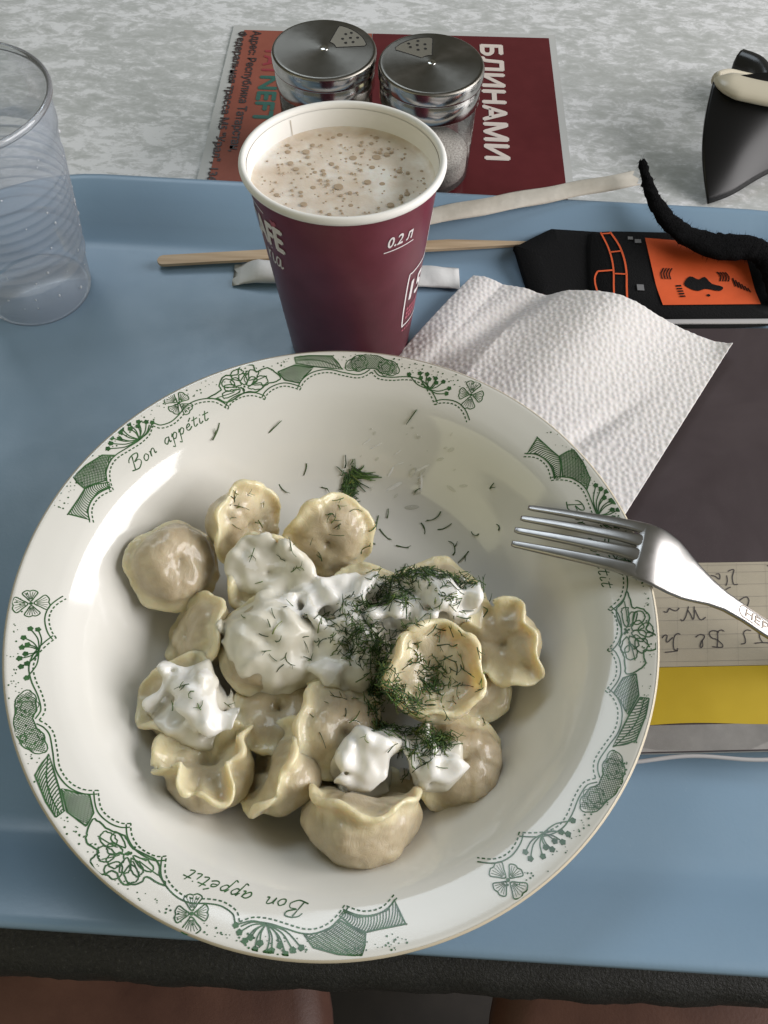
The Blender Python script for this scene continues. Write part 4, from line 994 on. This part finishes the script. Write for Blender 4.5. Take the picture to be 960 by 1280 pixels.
def cream_obj(lab, drapes, blobs, seed, h=.7, rough=1.0):
    pts = [(*c[:2], max(c[2:4])) for c in drapes] + [(b[0][0], b[0][1], max(b[1])) for b in blobs]
    x0 = min(p[0] - p[2] for p in pts) - 4; x1 = max(p[0] + p[2] for p in pts) + 4; y0 = min(p[1] - p[2] for p in pts) - 4; y1 = max(p[1] + p[2] for p in pts) + 4
    org = np.array((x0, y0, 10.)); N_ = [int((x1 - x0) / h), int((y1 - y0) / h), int(50 / h)]
    P = np.stack(np.meshgrid(*[org[k] + h * np.arange(N_[k]) for k in range(3)], indexing='ij'), -1).reshape(-1, 3)
    def field(P):
        wob = 2.6 * np.stack([snoise(P * np.array((1, 1, .3)), 17, seed + k, 2) for k in range(3)], -1); Pw = P + wob + 1.5 * np.stack([snoise(P * np.array((1, 1, .3)), 6.5, seed + 20 + k, 1) for k in range(3)], -1)
        f = np.full(len(P), 30.0); thin = np.ones(len(P))
        if drapes:
            dist = sample(pile, P); tp = sample2(topz, P); mask = np.full(len(P), -9.0); thk = np.full(len(P), 0.)
            for cx_, cy_, rx, ry, ang, th in drapes:
                cc, ss = math.cos(R_(ang)), math.sin(R_(ang)); qx, qy = Pw[:, 0] - cx_, Pw[:, 1] - cy_
                mm = 1 - np.hypot((qx * cc + qy * ss) / rx, (-qx * ss + qy * cc) / ry)
                thk = np.where(mm > mask, th, thk); mask = np.maximum(mask, mm)
            t = np.where(mask > 0, thk * np.clip(mask * 4, 0, 1) ** .6, -3 + 0 * mask) + .25 * rough * snoise(P, 9, seed + 9, 2) * (mask > 0)
            dr = dist - t; dr = np.maximum(dr, (tp - 7) - P[:, 2]); f = np.minimum(f, dr)
            thin = np.clip(1.25 - t / 2.2, 0, 1)
        for c, r_, ang in blobs:
            b = blob(P + .7 * wob + .6 * (Pw - P), c, r_, ang); f = smin(f, b, 2.6); thin = np.where(b < 1.0, np.clip(thin * .25, 0, 1), thin)
        rg = 1 - np.abs(snoise(P * np.array((1, .8, .6)), 15, seed + 4, 1)) * 3
        return f - .75 * rough * rg * (len(blobs) > 0) + .12 * snoise(P, 5, seed + 5, 1), thin
    f, _ = field(P); vol = f.reshape(N_); vol[0] = vol[-1] = 5; vol[:, 0] = vol[:, -1] = 5; vol[:, :, 0] = vol[:, :, -1] = 5
    V, F = surface_nets(vol, org, h); _, thin = field(V)
    o = mk('sour_cream', V, F, MT['cream'], loc=tuple(V.min(0) * .5 + V.max(0) * .5 - np.array((0, 0, (V.max(0) - V.min(0))[2] / 2))))
    at = o.data.attributes.new('thin', 'FLOAT', 'POINT'); at.data.foreach_set('value', thin.astype(np.float32))
    sm_ = o.modifiers.new('soft', 'SMOOTH'); sm_.factor = .5; sm_.iterations = 6
    tag(o, lab, 'sour cream', 'sour cream dollops'); add_bvh(V, F)
    return o
cream_obj('long cream dollop drooping over the pleated dumpling', [(-44, -31, 12, 15, 30, 1.3)], [((-50, -24, 31), (6, 3.5, 2.8), 60), ((-45, -29, 33), (7, 4, 3.0), -40), ((-38, -36, 33), (8, 5, 2.6), -30), ((-54, -28, 29), (3.5, 2.4, 3), 60), ((-43, -24, 32), (4, 2.5, 2.5), 10)], 101)
cream_obj('wide thin cream smear across the middle of the pile', [(-24, 16, 17, 8, 0, 1.0), (-6, 8, 22, 10, 5, 1.1), (-22, -9, 15, 15, 30, .7), (5, -10, 14, 16, 0, 1.0), (-10, -3, 16, 9, 0, 1.0), (12, 6, 13, 11, 0, .9), (-14, -22, 10, 6, 20, .8)], [((0, 7, 32), (15, 6, 2.6), 12), ((-17, 17, 35), (8, 2.6, 2.0), -10), ((-28, 18, 33), (5, 2.2, 2), 20), ((-6, -2, 35), (9, 2.4, 2.2), -35), ((3, -19, 32), (7, 3.4, 2.0), 20), ((8, -8, 33), (3, 8, 2.0), 15)], 131)
cream_obj('thick dill topped cream dollop behind the yellow dumpling', [(34, 8, 14, 10, 0, 1.2), (18, 2, 14, 9, 0, 1.1)], [((37, 7, 36), (9, 5.5, 4), 5), ((29, 11, 35), (5, 4, 3.6), 0), ((17, 1, 35), (11, 3.6, 2.6), 20), ((45, 10, 35), (5, 2.8, 2.8), 20), ((31, 0, 35), (4, 3, 3), 0), ((21, 9, 34), (3.4, 5, 3.4), 0), ((41, 2, 35), (5, 2.5, 3), -30)], 163)
cream_obj('round cream dollop on the crescent dumpling', [(11, -49, 10, 9, 0, 1.3)], [((12, -47, 34), (8, 7.5, 4.4), 0), ((18, -42, 32), (6, 3.4, 2.8), 20), ((8, -54, 31), (7, 3.0, 2.4), 10), ((6, -46, 33), (3, 5, 3), 10)], 177)
cream_obj('small flat cream dollop with dill on the flat grey dumpling', [(32, -46, 11, 8, -20, 1.3)], [((28, -45, 32.5), (6, 4, 2.6), -20), ((36, -48, 32.5), (7, 3.0, 2.0), -10)], 191, rough=.8)

# ================================================================== DILL
BV = [INR_ for INR_ in inner]
Vb, Fb = lathe([(r, ZB + z) for r, z in inner], 96)
nb = sum(len(v) for v in VALL)
allV = np.concatenate(VALL + [np.array(Vb)]); allF = [f.tolist() for f in FALL]
polys = [q for grp in allF for q in grp] + [[i + nb for i in q] for q in Fb]
bvh = BVHTree.FromPolygons([tuple(v) for v in allV], polys)
def hit(x, y):
    p, nrm, _, _ = bvh.ray_cast(Vector((x, y, 90)), Vector((0, 0, -1)))
    if p is None: return None, None
    if nrm.z < 0: nrm = -nrm
    return np.array(p), np.array(nrm)
def strand(L, curl, r=.26, nseg=5, branches=0, rg=None):
    """small thread of dill in its own frame, lying along x"""
    P = [np.array((0., 0., 0.))]; a = 0; step = L / nseg
    for k in range(nseg): a += curl / nseg * rg.uniform(.4, 1.6); P.append(P[-1] + step * np.array((math.cos(a), math.sin(a), rg.normal(0, .12))))
    P = np.array(P); P -= P.mean(0); mb = MB(); mb.add(*sweep(P, np.linspace(r, r * .55, len(P)), np.linspace(r, r * .55, len(P)), 3))
    for b in range(branches):
        i = rg.integers(1, nseg); q = P[i]; t = rg.uniform(.5, 1.1) * rg.choice([-1, 1]); e = q + rg.uniform(1.4, 2.8) * np.array((math.cos(t), math.sin(t), rg.uniform(.0, .4)))
        mb.add(*sweep([q, (q + e) / 2 + rg.normal(0, .2, 3), e], [r * .7, r * .6, r * .3], [r * .7, r * .6, r * .3], 3))
    return np.array(mb.V), mb.F
def dill_patch(lab, zones, seed):
    rg = np.random.default_rng(seed); V = []; F = []; n_ = 0
    for cx_, cy_, rx, ry, ang, num, lift in zones:
        for k in range(num):
            u, v = rg.normal(0, .5, 2); cc, ss = math.cos(R_(ang)), math.sin(R_(ang)); x = cx_ + u * rx * cc - v * ry * ss; y = cy_ + u * rx * ss + v * ry * cc
            p, nrm = hit(x, y)
            if p is None: continue
            S, Fs = strand(rg.uniform(2.2, 6.0), rg.normal(0, 1.1), rg.uniform(.15, .27), 4, rg.choice([0, 0, 1, 2]), rg)
            t = nrm + rg.normal(0, .28, 3); t /= np.linalg.norm(t); xx = np.cross(t, rg.normal(0, 1, 3)); xx /= np.linalg.norm(xx); yy = np.cross(t, xx)
            W = p + t * (.15 + abs(rg.normal(0, lift))) + S[:, :1] * xx + S[:, 1:2] * yy + S[:, 2:3] * t
            V.append(W); F += [[i + n_ for i in q] for q in Fs]; n_ += len(W)
    V = np.concatenate(V)
    o = mk('chopped_dill', V, F, MT['dill'], loc=tuple(V.mean(0))); tag(o, lab, 'dill', 'patches of chopped dill', 'stuff'); return o
dill_patch('dense chopped dill crowning the thick cream behind the yellow dumpling', [(26, 13, 12, 4, -5, 150, .7), (42, 12, 9, 3, -15, 80, .6), (18, 7, 6, 9, 30, 110, .6), (36, 6, 12, 8, 0, 40, .2), (10, 3, 10, 5, 20, 60, .3)], 1)
dill_patch('dark chopped dill tucked beside the yellow dumpling', [(15, -22, 5, 14, 10, 230, .6), (20, -34, 10, 5, -25, 190, .6), (8, -10, 9, 7, 0, 90, .4), (22, -8, 12, 4, 5, 90, .5)], 2)
dill_patch('chopped dill on the small flat cream dollop', [(32, -41, 6, 5, -30, 130, .7), (27, -46, 4, 3, 0, 24, .3)], 3)
dill_patch('dill threads scattered over the yellow dumpling', [(32, -21, 16, 15, 0, 75, .12), (31, -25, 5, 5, 0, 40, .25)], 4)
dill_patch('dill threads scattered over the far dumplings and cream', [(-33, 36, 9, 9, 0, 13, .15), (-5, 35, 9, 8, 0, 14, .2), (-18, 16, 12, 8, 0, 7, .1), (-18, -10, 12, 12, 0, 14, .1), (2, -4, 14, 8, 0, 55, .15), (-42, -31, 10, 9, 0, 6, .1), (12, -46, 8, 8, 0, 2, .1), (2, -35, 6, 9, 0, 5, .1)], 5)
# loose dill threads lying one by one on the far wall of the bowl
rg = np.random.default_rng(12)
SPR = [(-9, 61, 2.5, 'a'), (-16.5, 66, 5, 'b'), (-35.5, 54.5, 4, 'c'), (-25, 59, 4.5, 'd'), (23.5, 79.5, 7, 'e'), (-48.5, 68.5, 7, 'f'), (-28, 75, 7, 'g'), (34, 50, 7, 'h'), (38, 46, 6, 'i'), (30, 46, 5, 'j'), (41, 38, 7, 'k'), (45, 34, 6, 'l'), (22, 38, 5, 'm'), (12, 48, 6, 'n'), (15, 43, 6, 'o'), (9, 40, 6, 'p'), (11, 35, 6, 'q'), (49, 42, 4, 'r'), (22, 29, 5, 's'), (54, 55, 3, 't'), (8, 29, 6, 'u'), (57, 42, 3, 'v'), (16, 52, 4, 'w'), (27, 60, 3, 'x')]
for x, y, L, _ in SPR:
    p, nrm = hit(x, y)
    if p is None: continue
    V, F = strand(L, rg.normal(0, 1.2), .30, 6, int(rg.choice([0, 0, 1])), rg)
    me = mesh_data('dill_thread', V, F, MT['dill'])
    q = Vector(nrm).to_track_quat('Z', 'Y') @ Matrix.Rotation(rg.uniform(0, 6.28), 4, 'Z').to_quaternion()
    o = inst('dill_thread', me, None, p + nrm * .28, q.to_euler()); tag(o, 'single dill thread stuck to the bare far wall of the bowl', 'dill', 'loose dill threads on the bowl wall')
# the wilted sprig
mb = MB(); rg = np.random.default_rng(44)
base = np.array((-.5, 58.5)); pts = [base + np.array(q) for q in ((0, -9), (.3, -4), (0, 0), (.5, 4), (2, 8))]
def on_wall(p, lift=.4): a, n_ = hit(p[0], p[1]); return a + n_ * lift
stem = [on_wall(p) for p in catmull(pts, 4)]; mb.add(*sweep(stem, .45, .45, 6))
for k in range(130):
    i = int(rg.integers(4, len(stem))); q = stem[i][:2] + rg.normal(0, 1.3, 2); a = rg.choice([rg.normal(.3, .5), rg.normal(-2.2, .5), rg.normal(-1.2, .5), rg.normal(2.2, .5)]); L = rg.uniform(2, 5.5)
    e = q + L * np.array((math.cos(a), math.sin(a))); mb.add(*sweep([on_wall(q, .5), on_wall((q + e) / 2 + rg.normal(0, .3, 2), .7), on_wall(e, .35)], [.28, .25, .14], [.28, .25, .14], 4))
e0 = np.array((2, 66.)); 
for k in range(20):
    q = e0 + rg.normal(0, .8, 2); e = q + np.array((rg.uniform(4, 11), rg.uniform(-4, .5))); mb.add(*sweep([on_wall(q, .7), on_wall((q + e) / 2, .7), on_wall(e, .4)], [.3, .28, .15], [.3, .28, .15], 4))
o = mk('dill_sprig', mb.V, mb.F, MT['dill'], loc=tuple(on_wall(base, 0))); tag(o, 'dark wilted dill sprig clinging to the far wall of the bowl', 'dill')
# broth drops and cream specks on the far wall
V, F = lathe([(1.0, -.1), (.9, .18), (.6, .36), (.05, .45)], 14); dm = mesh_data('drop', V, F, MT['fat']); dc_ = mesh_data('drop', V, F, MT['cream'])
rg = np.random.default_rng(5)
for k in range(46):
    if k < 10: x, y = rg.normal(29, 2.5), rg.normal(66, 5)
    else: x, y = rg.normal(25, 16), rg.normal(66, 8)
    if not (58 < math.hypot(x, y) < 84): continue
    p, nrm = hit(x, y)
    s_ = float(np.clip(rg.lognormal(-.35, .5), .35, 1.6)); w = rg.random() < .3
    q = Vector(nrm).to_track_quat('Z', 'Y') @ Matrix.Rotation(rg.normal(.9, .4), 4, 'Z').to_quaternion()
    o = inst('cream_speck' if w else 'broth_drop', dc_ if w else dm, None, p, q.to_euler(), (s_ * rg.uniform(1.2, 2.6) * (.8 if not w else 1.9), s_ * (.5 if w else .6), s_ * (.3 if w else .8)))
    tag(o, 'tiny smear of sour cream on the far bowl wall' if w else 'clear drop of broth on the far bowl wall', 'cream speck' if w else 'broth drop', 'cream specks on the bowl wall' if w else 'broth drops on the bowl wall')

# ================================================================== FORK (lying back side up across the rim)
FO = np.array((100.1, 19.5)); fa = R_(-18.5); fx = np.array((math.cos(fa), math.sin(fa))); fy = np.array((-math.sin(fa), math.cos(fa)))
fs = [-41, -30, -20, -8, 2, 10, 18, 26, 40, 52, 70, 90, 112, 125]; fz = [39.6, 42.6, 45.2, 47.9, 48.6, 45.6, 40.2, 36.0, 29.2, 23.0, 16.6, 13.4, 12.6, 12.6]
fpath = np.array(catmull(list(zip(fs, fz)), 8))
def fz_at(s): return float(np.interp(s, fpath[:, 0], fpath[:, 1]))
def fk(s, t, z): p = FO + fx * s + fy * t; return (p[0], p[1], z)
def fnorm(s):
    e = .8; g = (fz_at(s + e) - fz_at(s - e)) / (2 * e); return g
fo = thing('fork', 'stainless steel fork lying back side up across the bowl rim', 'fork', fk(10, 0, 40))
hw_s = [-6, 0, 6, 11, 16, 21, 26, 32, 40, 55, 75, 100, 116, 123, 125.4]; hw = [10.6, 11.0, 11.0, 10.4, 8.9, 6.9, 5.0, 3.6, 3.1, 3.0, 3.6, 5.4, 6.2, 4.6, .6]
def loft(ss, hwf, thf, n=20, dome=1.1, t0=lambda s: 0):
    V = []; F = []
    for s in ss:
        w, th = hwf(s), thf(s); z = fz_at(s)
        for k in range(n):
            a = 2 * math.pi * k / n; c, s_ = math.cos(a), math.sin(a)
            xx = np.sign(c) * abs(c) ** .55 * w; yy = np.sign(s_) * abs(s_) ** .55 * th / 2
            V.append(fk(s, t0(s) + xx, z + yy - dome * ((t0(s) + xx) / 10) ** 2 + (dome * .25)))
    m_ = len(ss)
    for i in range(m_ - 1):
        for k in range(n): F.append([i * n + k, i * n + (k + 1) % n, (i + 1) * n + (k + 1) % n, (i + 1) * n + k])
    F += [list(range(n))[::-1], [(m_ - 1) * n + k for k in range(n)]]
    return V, F
ss = np.concatenate([np.linspace(-3, -1, 7)[:-1], np.linspace(-1, 34, 36), np.linspace(36, 125.4, 60)])
V, F = loft(ss, lambda s: float(np.interp(s, hw_s, hw)), lambda s: float(np.interp(s, [-3, -2.2, -1.2, 20, 34, 125], [.25, 1.1, 1.75, 2.2, 2.6, 2.2])), 24)
hd = mk('handle', V, F, MT['steel'], fo)
for k in range(4):
    cr_ = [-8.35, -2.8, 2.8, 8.35][k]; ct = [-7.8, -2.6, 2.6, 7.8][k]; tip = [-41.5, -42, -41.3, -40][k]
    sg = np.concatenate([np.linspace(tip, tip + 2, 4), np.linspace(tip + 3, 3.0, 28)])
    V, F = loft(sg, lambda s, tip=tip: float(np.interp(s, [tip, tip + 1.5, -20, -8, -3, 0.5, 3.0], [.8, 1.15, 1.7, 2.0, 2.3, 2.5, 2.0])), lambda s: float(np.interp(s, [-42, -30, -4, 0, 3], [1.2, 1.8, 1.75, 1.3, .5])), 14,
                t0=lambda s, cr_=cr_, ct=ct, tip=tip: float(np.interp(s, [tip, -4], [ct, cr_])))
    mk('tine', V, F, MT['steel'], fo)
mb = MB()
def fs_map(s, t, k=0): return fk(s, t, fz_at(s) + 1.70 + .01 * k)
# stamp: rounded frame with raised letters
ribbon(mb, [(37.5 + x, y) for x, y in rrect(21, 4.2, 2.0, 6, 10.5, 0)], .35, fs_map, True)
put_text(mb, 'НЕРЖ', 15, 2.6, lambda x, y, k=0: fs_map(40 + x, -1.3 + y, k), .06)
mk('stamp', mb.V, mb.F, MT['stamp'], hd, smooth=False)

# ================================================================== SUNGLASSES at the table's far side
sg_ = thing('sunglasses', 'dark wraparound sunglasses with cream temple arms standing on the table', 'sunglasses', (210, 290, .1))
def lens(top, bot, side, th=1.8):
    T = np.array(catmull(top, 8)); B_ = np.array(catmull(bot, 8)); n_ = len(T) - 1; nv_ = 16; nr = np.array((-.1, -.75, .6)); nr /= np.linalg.norm(nr); V = []; F = []
    for lay in (0, 1):
        for i in range(n_ + 1):
            for j in range(nv_ + 1):
                u, v = i / n_, j / nv_; e = (1 - u) ** 3 if side < 0 else u ** 3
                V.append(T[i] * (1 - v) + B_[i] * v + nr * (5.5 * math.sin(math.pi * (.15 + .7 * u)) * math.sin(math.pi * (.1 + .8 * v)) - th * lay) + np.array((side * 4.5 * e * math.sin(math.pi * v), 0, 0)))
    m_ = (n_ + 1) * (nv_ + 1); q = lambda i, j: i * (nv_ + 1) + j
    for i in range(n_):
        for j in range(nv_):
            F.append([q(i, j), q(i, j + 1), q(i + 1, j + 1), q(i + 1, j)]); F.append([m_ + q(i, j), m_ + q(i + 1, j), m_ + q(i + 1, j + 1), m_ + q(i, j + 1)])
    rim_ = [q(i, 0) for i in range(n_)] + [q(n_, j) for j in range(nv_)] + [q(i, nv_) for i in range(n_, 0, -1)] + [q(0, j) for j in range(nv_, 0, -1)]
    for k in range(len(rim_)): a_, b_ = rim_[k], rim_[(k + 1) % len(rim_)]; F.append([a_, b_, m_ + b_, m_ + a_])
    return mk('lens', V, F, MT['lens'], sg_)
lens([(174, 300, 36), (186, 301, 39), (205, 302, 41), (228, 301, 40)], [(175.5, 250, 1.2), (188, 256, 2.5), (205, 267, 6), (228, 279, 11)], -1)
lens([(248, 301, 40), (265, 302, 41), (282, 301, 39), (297, 300, 35)], [(248, 279, 11), (268, 268, 6), (284, 259, 3), (296, 252, 1.2)], 1)
V, F = sweep(catmull([(174.5, 301, 36.5), (180, 298, 37), (190, 294.5, 36.5), (205, 291, 36), (225, 290, 36), (260, 292, 38), (300, 303, 40)], 7), np.interp(np.linspace(0, 1, 43), [0, .06, .16, .28, .5, 1], [.8, 3, 7.5, 10.5, 9.5, 7]), np.interp(np.linspace(0, 1, 43), [0, .2, 1], [1.2, 3.6, 4]), 16); mk('brow_bar', V, F, MT['framecream'], sg_)
V, F = sweep(catmull([(176, 303, 36), (186, 316, 30), (200, 327, 22), (220, 336, 14), (245, 342, 7), (268, 350, 4)], 7), 2.2, 3.4, 12); mk('temple_arm', V, F, MT['framecream'], sg_)
V, F = sweep(catmull([(298, 304, 38), (282, 324, 30), (255, 345, 18), (228, 350, 8), (200, 322, 3)], 7), 4.0, 5.5, 12); mk('temple_arm', V, F, MT['frameblack'], sg_)
V, F = sweep(catmull([(205, 352, 14), (212, 342, 16), (214, 328, 16), (216, 316, 12)], 6), 6, 9, 14); mk('nose_pad', V, F, MT['frameblack'], sg_)
